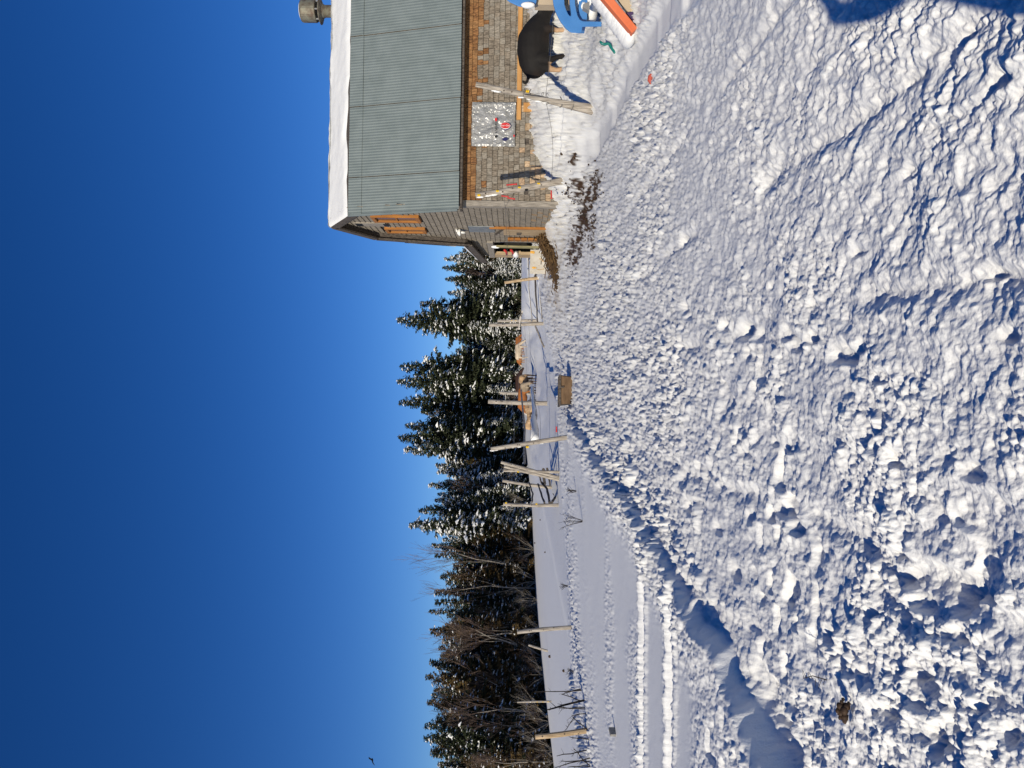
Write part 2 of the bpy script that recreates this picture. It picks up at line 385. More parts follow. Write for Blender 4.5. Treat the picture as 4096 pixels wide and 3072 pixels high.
# ------------------------------------------------------------------ mesh helpers
W = {}
class MB:
    def __init__(self):
        self.v, self.f, self.c = [], [], []
    def add(self, vs, fs, c=None):
        o = len(self.v)
        self.v.extend(tuple(p) for p in vs)
        self.f.extend(tuple(i + o for i in f) for f in fs)
        if c is not None:
            self.c.extend([c] * len(vs))
    def box(self, lo, hi, c=None):
        x0, y0, z0 = lo
        x1, y1, z1 = hi
        vs = [(x0, y0, z0), (x1, y0, z0), (x1, y1, z0), (x0, y1, z0), (x0, y0, z1), (x1, y0, z1), (x1, y1, z1), (x0, y1, z1)]
        self.add(vs, [(0, 3, 2, 1), (4, 5, 6, 7), (0, 1, 5, 4), (1, 2, 6, 5), (2, 3, 7, 6), (3, 0, 4, 7)], c)
    def beam(self, a, b, wd, th, upv=(0, 0, 1), c=None):
        a, b = Vector(a), Vector(b)
        d = (b - a).normalized()
        s = d.cross(Vector(upv))
        if s.length < 1e-4:
            s = d.cross(Vector((1, 0, 0)))
        s.normalize()
        u = s.cross(d)
        s, u = s * wd / 2, u * th / 2
        vs = [a - s - u, a + s - u, a + s + u, a - s + u, b - s - u, b + s - u, b + s + u, b - s + u]
        self.add(vs, [(0, 3, 2, 1), (4, 5, 6, 7), (0, 1, 5, 4), (1, 2, 6, 5), (2, 3, 7, 6), (3, 0, 4, 7)], c)
    def tube(self, pts, rad, n=8, c=None, cap=True, jit=0.0, rng=None):
        pts = [Vector(p) for p in pts]
        k = len(pts)
        if not hasattr(rad, '__len__'):
            rad = [rad] * k
        d0 = (pts[1] - pts[0]).normalized()
        s = d0.cross(Vector((0.13, 0.27, 0.95)))
        if s.length < 0.1:
            s = d0.cross(Vector((1, 0, 0)))
        s.normalize()
        vs, fs = [], []
        for i in range(k):
            d = (pts[min(i + 1, k - 1)] - pts[max(i - 1, 0)]).normalized()
            s = (s - d * s.dot(d)).normalized()
            t = d.cross(s)
            for j in range(n):
                a = 2 * math.pi * j / n
                r = rad[i] * (1 + (rng.uniform(-jit, jit) if jit else 0))
                vs.append(pts[i] + (s * math.cos(a) + t * math.sin(a)) * r)
        for i in range(k - 1):
            for j in range(n):
                fs.append((i * n + j, i * n + (j + 1) % n, (i + 1) * n + (j + 1) % n, (i + 1) * n + j))
        if cap:
            fs.append(tuple(range(n - 1, -1, -1)))
            fs.append(tuple((k - 1) * n + j for j in range(n)))
        self.add(vs, fs, c)
    def lathe(self, prof, n=24, o=(0, 0, 0), c=None):
        vs, fs = [], []
        for r, z in prof:
            for j in range(n):
                a = 2 * math.pi * j / n
                vs.append((o[0] + r * math.cos(a), o[1] + r * math.sin(a), o[2] + z))
        for i in range(len(prof) - 1):
            for j in range(n):
                fs.append((i * n + j, i * n + (j + 1) % n, (i + 1) * n + (j + 1) % n, (i + 1) * n + j))
        self.add(vs, fs, c)
    def ball(self, p, r, n=8, rng=None, jit=0.0, sc=(1, 1, 1), c=None):
        vs, fs = [], []
        m = max(4, n // 2 + 1)
        for i in range(m + 1):
            th = math.pi * i / m
            for j in range(n):
                ph = 2 * math.pi * j / n
                q = r * (1 + (rng.uniform(-jit, jit) if jit else 0))
                vs.append((p[0] + q * sc[0] * math.sin(th) * math.cos(ph), p[1] + q * sc[1] * math.sin(th) * math.sin(ph), p[2] + q * sc[2] * math.cos(th)))
        for i in range(m):
            for j in range(n):
                fs.append((i * n + j, (i + 1) * n + j, (i + 1) * n + (j + 1) % n, i * n + (j + 1) % n))
        self.add(vs, fs, c)
    def mesh(self, name, smooth=False):
        me = bpy.data.meshes.new(name)
        me.from_pydata(self.v, [], self.f)
        if self.c and len(self.c) == len(self.v):
            a = me.color_attributes.new('col', 'FLOAT_COLOR', 'POINT')
            arr = np.ones((len(self.v), 4), np.float32)
            arr[:, :3] = np.array(self.c, np.float32)
            a.data.foreach_set('color', arr.ravel())
        if smooth:
            me.shade_smooth()
        me.update()
        return me
def link(o, parent=None, world=True):
    col.objects.link(o)
    if parent is not None:
        o.parent = parent
        if world:
            o.matrix_parent_inverse = Matrix.Translation(-W.get(parent.name, Vector((0, 0, 0))))
    return o
def obj(name, mb, m, parent=None, smooth=False, world=True):
    me = mb.mesh(name, smooth) if isinstance(mb, MB) else mb
    if m is not None and not me.materials:
        me.materials.append(m)
    o = bpy.data.objects.new(name, me)
    return link(o, parent, world)
def tag(o, label=None, cat=None, group=None, kind=None):
    if label: o['label'] = label
    if cat: o['category'] = cat
    if group: o['group'] = group
    if kind: o['kind'] = kind
    return o
def thing(name, loc, label, cat, group=None):
    o = bpy.data.objects.new(name, None)
    o.empty_display_size = 0.2
    col.objects.link(o)
    o.location = loc
    W[o.name] = Vector(loc)
    return tag(o, label, cat, group)
def copy_thing(root, loc, rz=0.0, sc=1.0, label=None, cat=None, group=None):
    r = root.copy()
    col.objects.link(r)
    r.location = loc
    r.rotation_euler = (0, 0, rz)
    r.scale = sc if hasattr(sc, '__len__') else (sc, sc, sc)
    if label: r['label'] = label
    if group: r['group'] = group
    for ch in list(root.children):
        c = ch.copy()
        col.objects.link(c)
        c.parent = r
        for g in list(ch.children):
            d = g.copy()
            col.objects.link(d)
            d.parent = c
    return r
def np_mesh(name, V, Q, smooth=True):
    me = bpy.data.meshes.new(name)
    me.vertices.add(len(V))
    me.vertices.foreach_set('co', np.asarray(V, np.float32).ravel())
    Q = np.asarray(Q, np.int32)
    k = Q.shape[1]
    me.loops.add(Q.size)
    me.loops.foreach_set('vertex_index', Q.ravel())
    me.polygons.add(len(Q))
    me.polygons.foreach_set('loop_start', np.arange(0, Q.size, k, dtype=np.int32))
    me.update(calc_edges=True)
    if smooth:
        me.shade_smooth()
    return me
def set_col(me, arr):
    a = me.color_attributes.new('col', 'FLOAT_COLOR', 'POINT')
    out = np.ones((len(me.vertices), 4), np.float32)
    out[:, :3] = arr
    a.data.foreach_set('color', out.ravel())

# ------------------------------------------------------------------ ground
PXS = 762.0
def ground():
    b = np.concatenate([np.arange(640, 14, -0.88), np.array([13, 12, 11, 10, 9, 8.2])])
    ys = 1.6 * PXS / b
    ys = np.concatenate([ys, [165, 185, 210, 260, 340, 450]])
    tx = np.arange(-0.70, 0.7001, 0.88 / PXS)
    T, Y = np.meshgrid(tx, ys)
    X = T * Y
    Z = zb(X, Y) + detail(X, Y)
    nr, nc = X.shape
    V = np.stack([X, Y, Z], -1).reshape(-1, 3)
    i = np.arange(nr * nc).reshape(nr, nc)
    Q = np.stack([i[:-1, :-1], i[:-1, 1:], i[1:, 1:], i[1:, :-1]], -1).reshape(-1, 4)
    me = np_mesh('snow_ground', V, Q)
    # manure stain in the yard by the barn corner, straw litter by the door, and a dusting of grit
    x, y = V[:, 0], V[:, 1]
    st = np.zeros_like(x)
    for (cx, cy, rx, ry, k) in STAIN:
        q = ((x - cx) / rx) ** 2 + ((y - cy) / ry) ** 2
        st = np.maximum(st, k * np.exp(-q))
    n1 = vnoise(x * 11, y * 5, 201) * 0.6 + vnoise(x * 25, y * 9, 203) * 0.4
    st = sm(st + (n1 - 0.5) * 1.5, 0.44, 0.60) * (st > 0.1)
    straw = np.exp(-((x - 3.0) / 1.3) ** 2 - ((y - 21.3) / 2.6) ** 2) * sm(vnoise(x * 6, y * 2.5, 207), 0.35, 0.8) * 0.55
    grit = (h2(np.floor(x * 26), np.floor(y * 9), 209) > 0.985) * sm(y, 12, 18) * (x > -1) * (x < 5) * (y < 28) * 0.6
    c = np.ones((len(x), 3))
    c = c * (1 - straw[:, None]) + np.array([0.50, 0.36, 0.17]) * straw[:, None]
    c = c * (1 - grit[:, None]) + np.array([0.2, 0.14, 0.09]) * grit[:, None]
    c = c * (1 - st[:, None]) + np.array([0.085, 0.045, 0.022]) * st[:, None]
    set_col(me, c)
    o = obj('snow_ground', me, M_SNOWG)
    tag(o, kind='structure')
    # the rest of the land round the camera
    rr = np.concatenate([np.arange(0, 6, 0.25), np.arange(6, 30, 1.0), np.arange(30, 120, 6), [130, 180, 260, 400]])
    an = np.linspace(0, 2 * math.pi, 181)
    A, RR = np.meshgrid(an, rr)
    X, Y = RR * np.sin(A), RR * np.cos(A)
    Z = zb(X, Y) - 0.12 * sm(RR, 0.5, 1.5) - 0.25 * sm(RR, 15, 25)
    i = np.arange(X.size).reshape(X.shape)
    Q = np.stack([i[:-1, 1:], i[:-1, :-1], i[1:, :-1], i[1:, 1:]], -1).reshape(-1, 4)
    o = obj('snow_surroundings', np_mesh('snow_surroundings', np.stack([X, Y, Z], -1).reshape(-1, 3), Q), M_SNOW)
    tag(o, kind='structure')
STAIN = []
for px, py, rx, ry, k in ((2300, 990, .4, 1.1, .7), (2335, 900, .5, 1.5, .8), (2350, 840, .55, 1.3, .85), (2385, 760, .35, .7, .8), (2325, 780, .35, .6, .75), (2380, 930, .3, .5, .6),
                          (2300, 640, .10, .18, .75), (2290, 770, .15, .3, .7), (2310, 1040, .25, .9, .6)):
    p = hit(px, py)
    STAIN.append((p.x, p.y, rx, ry, k))
ground()

# ------------------------------------------------------------------ barn
def barn():
    rng = random.Random(5)
    X0, X1, XR = 4.21, 11.0, 4.02         # gable wall, far right end, roof edge
    YF = 18.0
    prof = [(17.70, 3.0), (18.47, 5.70), (19.95, 6.49), (21.45, 5.66), (22.25, 3.12)]
    FL = (25.3, 2.78)
    root = thing('barn', (X0, YF, 0.5), 'grey shingled gambrel barn with green-grey metal roof and snow along its top', 'barn')
    # walls
    m = MB()
    m.box((X0 + 0.03, YF + 0.03, 0.2), (X1, YF + 0.12, 3.02))
    fw = obj('front_wall', m, M_WOODDARK, root)
    m = MB()
    gp = [(YF + 0.03, 0.2), (YF + 0.03, 3.0), (18.60, 5.60), (19.95, 6.34), (21.32, 5.56), (22.2, 2.95), (25.05, 2.65), (25.05, 2.3), (22.6, 2.3), (22.6, 0.2)]
    n = len(gp)
    vs = [(X0 + 0.03, y, z) for y, z in gp] + [(X0 + 0.1, y, z) for y, z in gp]
    m.add(vs, [tuple(range(n)), tuple(range(2 * n - 1, n - 1, -1))] + [(i, i + n, (i + 1) % n + n, (i + 1) % n) for i in range(n)])
    gw = obj('gable_wall', m, M_WOODDARK, root)
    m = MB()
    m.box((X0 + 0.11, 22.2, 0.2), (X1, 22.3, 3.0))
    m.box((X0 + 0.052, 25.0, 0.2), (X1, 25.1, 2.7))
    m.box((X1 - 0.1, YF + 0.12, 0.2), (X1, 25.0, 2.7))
    obj('back_wall', m, M_INSHADE, root)  # colour painted dark so the opening reads as deep shade
    # shingle prototypes: a wedge with an uneven butt
    protos = []
    for k in range(5):
        m = MB()
        a, b = rng.uniform(-.008, .008), rng.uniform(-.008, .008)
        t = 0.034
        vs = [(0.02, -t, a), (0.98, -t, b), (0.98, 0, b), (0.02, 0, a), (0.02, -0.002, 0.15), (0.98, -0.002, 0.15), (0.98, 0.004, 0.15), (0.02, 0.004, 0.15)]
        m.add(vs, [(0, 1, 5, 4), (0, 3, 2, 1), (1, 2, 6, 5), (3, 0, 4, 7), (4, 5, 6, 7)])
        protos.append((m.v[:], m.f[:]))
    pmesh = {}
    def pm(k, mm):
        if (k, mm.name) not in pmesh:
            q = MB()
            q.add(*protos[k])
            me = q.mesh('shingle')
            me.materials.append(mm)
            pmesh[(k, mm.name)] = me
        return pmesh[(k, mm.name)]
    cells = []
    ex = 0.127
    z = 2.98 - ex
    row = 0
    while z > 0.45:
        x = X0 + 0.09 + rng.uniform(-0.05, 0.0)
        while x < X1 - 0.05:
            wd = rng.choice((0.09, 0.11, 0.13, 0.15, 0.17)) * rng.uniform(0.9, 1.1)
            cells.append((x, z + rng.uniform(-0.004, 0.004), wd, row))
            x += wd + 0.003
        z -= ex
        row += 1
    rng2 = random.Random(9)
    vis = sorted(cells, key=lambda c: (c[0] > 8.9, c[1] < 0.72 + 0.1 * c[0] - 0.42, c[3] in (0,), rng2.random()))
    keep = set(id(c) for c in vis[:300])
    stuff = MB()
    for c in cells:
        x, z, wd, row = c
        p = rng.random()
        lowp = z < 1.55
        if row < 3 or (row == 3 and p < .6) or (row == 4 and p < .2):
            mm, cc = M_SHBROWN, (0.29, 0.15, 0.062)
        elif lowp and x < 7.2 and p < 0.22:
            mm, cc = M_SHTAN, (0.48, 0.33, 0.21)
        else:
            mm, cc = M_SHGREY, (0.28, 0.245, 0.20)
        if lowp and rng.random() < 0.05:
            continue                     # a shingle is missing here
        k = rng.randrange(5)
        if id(c) in keep:
            o = bpy.data.objects.new('shingle', pm(k, mm))
            o.location = (x, YF + 0.015, z)
            o.scale = (wd, 1, 1)
            o.rotation_euler = (0, rng.uniform(-.012, .012), 0)
            link(o, fw, False)
        else:
            f = rng.uniform(0.88, 1.12)
            vs, fs = protos[k]
            stuff.add([(x + v[0] * wd, YF + 0.015 + v[1], z + v[2]) for v in vs], fs, tuple(f * q for q in cc))
    tag(obj('small_shingles', stuff, M_SHSTUFF, fw), kind='stuff')
    # gable shingles, joined course by course (each only a few pixels wide from here)
    def roof_z(y):
        return float(np.interp(y, [17.7, 18.47, 19.95, 21.45, 22.25, 25.3], [3.0, 5.70, 6.49, 5.66, 3.12, 2.78]))
    WIN = [(19.22, 19.88, 4.10, 5.32), (20.72, 21.28, 4.12, 5.22)]
    stuff = MB()
    z = 6.3
    while z > 0.45:
        y = YF + 0.05
        while y < 25.0:
            wd = rng.choice((0.10, 0.13, 0.16, 0.2)) * rng.uniform(0.9, 1.1)
            ym = y + wd / 2
            ok = z + 0.10 < roof_z(ym) - 0.02 and ym < 22.55 or (ym >= 22.55 and z > 2.3 and z + 0.1 < roof_z(ym) - 0.04)
            for a, b, c0, c1 in WIN:
                if a - 0.05 < ym < b + 0.05 and c0 - 0.1 < z < c1:
                    ok = False
            if ok:
                f = rng.uniform(0.87, 1.1)
                cc = (0.285, 0.245, 0.195) if (z > 1.2 or rng.random() > .3) else (0.36, 0.25, 0.15)
                vs, fs = protos[rng.randrange(5)]
                vv = [(X0 + 0.012 + v[1] * 0.75, y + wd - v[0] * wd, z + v[2]) for v in vs]
                stuff.add(vv, fs, tuple(f * q for q in cc))
            y += wd + 0.003
        z -= 0.14
    tag(obj('gable_shingles', stuff, M_SHSTUFF, gw), kind='stuff')
    # corner board and trims
    m = MB()
    m.box((X0 - 0.035, YF - 0.035, 0.3), (X0 + 0.10, YF + 0.012, 2.97))
    m.box((X0 - 0.035, YF + 0.012, 0.3), (X0 + 0.0, YF + 0.14, 2.97))
    obj('corner_board', m, M_WOODGREY, root)
    # roof boards (deck) with dark soffit
    def slab(name, pa, pb, th, x0, x1, mm, off=0.0):
        (ya, za), (yb, zb_) = pa, pb
        d = Vector((0, yb - ya, zb_ - za)).normalized()
        nrm = Vector((0, -d.z, d.y))
        if nrm.z < 0: nrm = -nrm
        a0 = Vector((0, ya, za)) + nrm * off
        b0 = Vector((0, yb, zb_)) + nrm * off
        m = MB()
        vs = []
        for xx in (x0, x1):
            for q in (a0, b0, b0 - nrm * th, a0 - nrm * th):
                vs.append((xx, q.y, q.z))
        m.add(vs, [(0, 1, 2, 3), (7, 6, 5, 4), (0, 4, 5, 1), (1, 5, 6, 2), (2, 6, 7, 3), (3, 7, 4, 0)])
        return m
    rb = slab('roof', prof[0], prof[1], 0.06, XR + 0.02, X1 + 0.2, None, -0.02)
    for a, b in ((1, 2), (2, 3), (3, 4)):
        q = slab('roof', prof[a], prof[b], 0.06, XR + 0.02, X1 + 0.2, None)
        rb.add(q.v, q.f)
    q = slab('roof', prof[4], FL, 0.06, XR + 0.02, X1 + 0.2, None)
    rb.add(q.v, q.f)
    roof = obj('roof_deck', rb, M_WOODDARK, root)
    # soffit under the front eave
    m = MB()
    m.box((XR + 0.03, 17.74, 2.90), (X1 + 0.2, YF + 0.0, 2.955))
    obj('soffit', m, M_WOODDARK, root)
    # corrugated sheets: a lower row and a short upper row
    def sheet(w0, z0, z1, lift):
        m = MB()
        (ya, za), (yb, zb_) = prof[0], prof[1]
        k = 13 * 6
        vs, fs = [], []
        for i in range(k + 1):
            xx = w0 * i / k
            h = 0.003 * math.sin(2 * math.pi * i / 6.0) + lift
            for t in (z0, z1):
                y, z = ya + (yb - ya) * t, za + (zb_ - za) * t
                vs.append((xx, y - 0.96 * h - 0.011, z + 0.27 * h + 0.004))
        for i in range(k):
            fs.append((2 * i, 2 * i + 2, 2 * i + 3, 2 * i + 1))
        m.add(vs, fs)
        return m.mesh('roof_sheet')
    lo, hi = sheet(0.875, -0.012, 0.895, 0.0), sheet(0.875, 0.875, 1.0, 0.014)
    for me in (lo, hi): me.materials.append(M_ROOF)
    x = XR
    i = 0
    while x < X1 + 0.2:
        for me in (lo, hi):
            o = bpy.data.objects.new('roof_sheet', me)
            o.location = (x, -0.002 * (i % 2), 0)
            o.rotation_euler = (rng.uniform(-0.0006, 0.0006), 0, -0.0012 - 0.0024 * (i % 2))
            link(o, roof, False)
        x += 0.853
        i += 1
    m = MB()   # bent metal edge of the roof on the gable
    m.beam((XR - 0.004, prof[0][0] - 0.02, prof[0][1]), (XR - 0.004, prof[1][0] - 0.02, prof[1][1]), 0.03, 0.05, (1, 0, 0))
    obj('edge_flashing', m, M_ROOF, roof)
    # barge boards on the gable
    m = MB()
    for a, b in ((prof[1], prof[2]), (prof[2], prof[3]), (prof[3], prof[4]), (prof[4], FL)):
        m.beam((XR + 0.0, a[0], a[1] - 0.11), (XR + 0.0, b[0], b[1] - 0.11), 0.2, 0.045, (1, 0, 0))
    obj('barge_board', m, M_WOODDARK, root)
    # eave soffit under the gable overhang is open; snow on the roof
    def snow_slope(pa, pb, x0, x1, th, seed, ragged=0.12, thin=False, side=1):
        ny, nx = 14, 150
        V, Q = [], []
        (ya, za), (yb, zb_) = pa, pb
        for i in range(nx + 1):
            xx = x0 + (x1 - x0) * i / nx
            n_ = float(fbm(np.array([xx * 1.3]), np.array([seed * 1.0]), seed, 3)[0])
            n2_ = float(fbm(np.array([xx * 5.3]), np.array([seed * 2.0]), seed + 4, 2)[0])
            t0 = 0.03 + ragged * max(0, n_ + 0.12) + 0.02 * n2_
            for j in range(ny + 1):
                s = j / ny
                t = t0 + (1.0 - t0) * s
                y, z = ya + (yb - ya) * t, za + (zb_ - za) * t
                prof_h = min(1, s / 0.12) ** 0.45 if j else 0
                e_ = min(1, (i / nx) / 0.012, (1 - i / nx) / 0.012) ** 0.5
                h = th * prof_h * e_ * (1 + 1.1 * float(fbm(np.array([xx * 1.1]), np.array([t * 3.0]), seed + 9, 3)[0]) + 0.7 * float(fbm(np.array([xx * 4.1]), np.array([t * 14.0]), seed + 19, 3)[0]))
                nl = Vector((0, -(zb_ - za), yb - ya)).normalized()
                if nl.z < 0: nl = -nl
                V.append((xx, y + nl.y * h - side * .15 * h * (1 - s), z + nl.z * h + 0.3 * h * abs(nl.y) + 0.006))
        i = np.arange((nx + 1) * (ny + 1)).reshape(nx + 1, ny + 1)
        Q = np.stack([i[:-1, :-1], i[1:, :-1], i[1:, 1:], i[:-1, 1:]], -1).reshape(-1, 4)
        if side < 0: Q = Q[:, ::-1]
        return np_mesh('roof_snow', V, Q)
    obj('roof_snow', snow_slope(prof[1], (prof[2][0] + .03, prof[2][1]), XR + 0.0, X1 + 0.2, 0.045, 11, .34), M_SNOW, root)
    obj('roof_snow', snow_slope(prof[3], (prof[2][0] - .03, prof[2][1]), XR - 0.01, X1 + 0.2, 0.07, 17, side=-1), M_SNOW, root)
    obj('roof_snow', snow_slope((25.3, 2.78), (22.3, 3.12), XR - 0.03, X1 + 0.2, 0.10, 23, side=-1), M_SNOW, root)
    obj('roof_snow', snow_slope((22.32, 3.12), (21.78, 4.8), XR - 0.04, X1 + 0.2, 0.10, 29, .5, side=-1), M_SNOW, root)
    # loft windows in orange frames
    for a, b, c0, c1 in WIN:
        m = MB()
        t = 0.085
        for (p, q) in (((a, c0), (b, c0 + t)), ((a, c1 - t), (b, c1)), ((a, c0 + t), (a + t, c1 - t)), ((b - t, c0 + t), (b, c1 - t))):
            m.box((X0 - 0.06, p[0], p[1]), (X0 + 0.02, q[0], q[1]))
        wf = obj('window', m, M_ORANGEW, root)
        m = MB()
        m.box((X0 - 0.012, a + t, c0 + t), (X0 + 0.01, b - t, c1 - t))
        obj('pane', m, M_GLASS, wf)
        m = MB()
        m.box((X0 - 0.035, a + t, (c0 + c1) / 2 - .02), (X0 - 0.012, b - t, (c0 + c1) / 2 + .02))
        m.box((X0 - 0.04, a + t + .0, c0 + t), (X0 - 0.02, b - t, c0 + t + .03))
        obj('sash_bar', m, M_ORANGEW, wf)
    # boarded vent high in the gable
    m = MB()
    m.box((X0 - 0.03, 20.12, 5.10), (X0 + 0.01, 20.5, 5.95))
    hv = obj('loft_hatch', m, M_WOODGREY, root)
    m = MB()
    m.box((X0 - 0.04, 20.15, 5.72), (X0 - 0.031, 20.47, 5.90))
    m.box((X0 - 0.04, 20.15, 5.04), (X0 - 0.031, 20.47, 5.16))
    obj('louvre', m, M_BLACK, hv)
    # door with a metal patch over it
    m = MB()
    m.box((X0 - 0.05, 20.45, 0.5), (X0 - 0.015, 20.9, 1.98))
    m.box((X0 - 0.047, 20.91, 0.5), (X0 - 0.015, 21.35, 1.98))
    dr = obj('door', m, M_TANW, root)
    m = MB()
    m.box((X0 - 0.07, 20.38, 0.5), (X0 - 0.01, 20.445, 2.35))
    obj('door_frame', m, M_ORANGEW, dr)
    m = MB()
    m.beam((X0 - 0.06, 20.5, 1.99), (X0 - 0.06, 21.2, 2.2), 0.05, 0.03)
    m.box((X0 - 0.08, 20.92, 1.5), (X0 - 0.05, 21.12, 1.62))
    obj('latch', m, M_WOODDARK, dr)
    m = MB()
    m.box((X0 - 0.034, 20.30, 2.22), (X0 - 0.012, 21.05, 2.92))
    obj('metal_patch', m, M_METALP, root)
    m = MB()
    m.lathe([(0.0, 0.10), (0.05, 0.09), (0.10, 0.03), (0.10, 0.0), (0.0, 0.0)], 14, (X0 - 0.10, 20.75, 3.15))
    m.tube([(X0 - .1, 20.75, 3.16), (X0 - .1, 20.78, 3.03)], .035, 10)
    m.tube([(X0 + .0, 20.75, 3.27), (X0 - .09, 20.75, 3.25)], .02, 8)
    obj('yard_lamp', m, M_WHITEP, root, True)
    # slatted orange board by the lean-to
    m = MB()
    for k in range(6):
        m.box((X0 - 0.09, 21.78, 0.75 + k * 0.19), (X0 - 0.03, 22.02, 0.92 + k * 0.19))
    obj('slat_rack', m, M_ORANGEW, root)
    # lean-to opening: posts, beam and dark inside
    m = MB()
    m.box((X0 - 0.06, 22.5, 2.32), (X0 + 0.09, 25.12, 2.50))
    obj('lintel', m, M_WOODGREY, root)
    m = MB()
    m.box((X0 - 0.05, 24.55, 0.3), (X0 + 0.05, 25.10, 2.315))
    obj('jamb', m, M_TANW, root)
    m = MB()
    m.box((X0 - 0.01, 22.52, 0.3), (X0 + 0.1, 22.66, 2.315))
    obj('jamb', m, M_WOODGREY, root)
    return X0, YF
X0, YF = barn()

def chimney():
    c = (9.78, 20.15, 6.43)
    root = thing('chimney', c, 'rusty round metal chimney with wide cap at the ridge of the barn roof', 'chimney')
    m = MB(); m.lathe([(0.155, 0.0), (0.155, 0.36), (0.15, 0.36)], 24)
    obj('pipe', m, M_RUST, root, True, False)
    m = MB(); m.lathe([(0.155, 0.345), (0.19, 0.40), (0.33, 0.455), (0.335, 0.47), (0.24, 0.50), (0.0, 0.50)], 28)
    obj('collar', m, M_RUST, root, False, False)
    m = MB()
    m.lathe([(0.0, .57), (0.275, 0.565), (0.285, 0.58), (0.285, 0.93), (0.265, 0.96), (0.0, 0.965)], 28)
    obj('cap', m, M_RUST, root, False, False)
    m = MB()
    for k in range(6):
        a = k * math.pi / 3 + .3
        m.box((.25 * math.cos(a) - .015, .25 * math.sin(a) - .015, .49), (.25 * math.cos(a) + .015, .25 * math.sin(a) + .015, .57))
    obj('bracket', m, M_GREYP, root, False, False)
    m = MB(); m.lathe([(0.27, .965), (.2, 1.0), (.08, 1.01), (0, 1.012)], 24)
    obj('snow_cap', m, M_SNOW, root, True, False)
chimney()

def feed_bag():
    p0 = at(1886, 586, YF - 0.03)     # top left
    p1 = at(2062, 412, YF - 0.03)     # bottom right
    x0, x1, z1, z0 = p0.x, p1.x, p0.z, p1.z
    root = thing('plastic_bag', ((x0 + x1) / 2, YF - 0.03, z0), 'silvery plastic sack stapled flat and sideways on the shingle wall', 'sack')
    n = 90
    xs = np.linspace(0, 1, n + 1)
    U, V = np.meshgrid(xs, xs)
    X = x0 + (x1 - x0) * U + 0.015 * fbm(V * 7, U * 0, 5, 2)
    Z = z0 + (z1 - z0) * V + 0.02 * fbm(U * 7, V * 0 + 3, 7, 2)
    wr = np.abs(fbm(U * 6 + 2 * V, V * 5 - U * 2, 11, 4)) * 0.13 + np.abs(fbm(U * 15 - 3 * V, V * 13 + 4 * U, 13, 3)) * 0.05
    wr += 0.012 * np.abs(fbm(U * 20, V * 4, 15, 2))
    ed = np.minimum(np.minimum(U, 1 - U), np.minimum(V, 1 - V))
    wr += 0.035 * np.exp(-((ed - 0.05) / 0.03) ** 2) * vnoise(U * 25, V * 25, 19)
    fold = 0.02 * np.exp(-((V - 0.52) / 0.012) ** 2)
    Y = YF - 0.035 - wr - fold
    i = np.arange((n + 1) ** 2).reshape(n + 1, n + 1)
    Q = np.stack([i[:-1, :-1], i[:-1, 1:], i[1:, 1:], i[1:, :-1]], -1).reshape(-1, 4)
    obj('film', np_mesh('film', np.stack([X, Y, Z], -1).reshape(-1, 3), Q), M_BAG, root)
    yp = YF - 0.125
    # printed marks: the sack hangs on its side, so its print reads downwards
    def oval(px, py, rx, ry, y, m, name, tip=0.0, k=28):
        mb = MB()
        vs, c = [], at(px, py, y)
        s = y / F_PX
        for j in range(k):
            a = 2 * math.pi * j / k
            ix, iy = rx * math.cos(a), ry * math.sin(a)
            if iy > 0 and tip:
                iy = iy * (1 + tip * max(0, 1 - abs(ix) / rx) ** 1.0) * 0.85
            vs.append((c.x - iy * s, y, c.z - ix * s))
        vs2 = [(a, y + 0.004, b) for a, _, b in vs]
        mb.add(vs + vs2, [tuple(range(k))] + [(j, (j + 1) % k, (j + 1) % k + k, j + k) for j in range(k)])
        return obj(name, mb, m, root)
    M_NAVY = mat('navy_print', (0.02, 0.02, 0.10), None, rough=0.4)
    M_CRIM = mat('red_print', (0.55, 0.03, 0.03), None, rough=0.4)
    M_PALE = mat('pale_print', (0.75, 0.72, 0.72), None, rough=0.4)
    oval(2022, 505, 21, 15, yp, M_NAVY, 'emblem', 0.35)
    oval(2021.5, 503, 20, 13.5, yp - .005, M_PALE, 'emblem_border', 0.25)
    oval(2021.5, 502, 19, 11.5, yp - .010, M_CRIM, 'emblem_field', 0.0)
    cu_ = bpy.data.curves.new('lettering', 'FONT')
    cu_.body = 'Shur-Gain'
    cu_.size = 0.062
    cu_.align_x, cu_.align_y = 'CENTER', 'CENTER'
    to = bpy.data.objects.new('lettering', cu_)
    col.objects.link(to)
    dg = C.evaluated_depsgraph_get()
    me = bpy.data.meshes.new_from_object(to.evaluated_get(dg))
    bpy.data.objects.remove(to)
    c = at(2021.5, 502, yp - 0.014)
    Mx = Matrix(((0, 1, 0, c.x), (0, 0, -1, c.y), (-1, 0, 0, c.z), (0, 0, 0, 1)))
    me.transform(Mx)
    obj('lettering', me, M_PALE, root)
    oval(2020, 557, 11, 6, yp, M_NAVY, 'small_emblem')
    oval(1984, 478, 5, 7, yp, M_CRIM, 'small_emblem')
    oval(1984, 546, 5, 5, yp, M_BLACK, 'small_emblem')
    oval(2056, 543, 3, 5, yp, M_CRIM, 'small_emblem')
    mb = MB()
    rg = random.Random(4)
    for k in range(6):
        py = 490 + k * 8
        for q in range(3):
            a = at(1981 + q * 2.5 + rg.uniform(-1, 1), py + rg.uniform(-2, 2), yp)
            s = rg.uniform(.006, .014)
            mb.box((a.x - s * 1.3, yp - .003, a.z - s * .5), (a.x + s * 1.3, yp, a.z + s * .5))
        a = at(2056 + rg.uniform(-1, 1), py + 2, yp)
        mb.box((a.x - .012, yp - .003, a.z - .004), (a.x + .012, yp, a.z + .004))
    obj('printed_marks', mb, M_BLACK, root)
feed_bag()

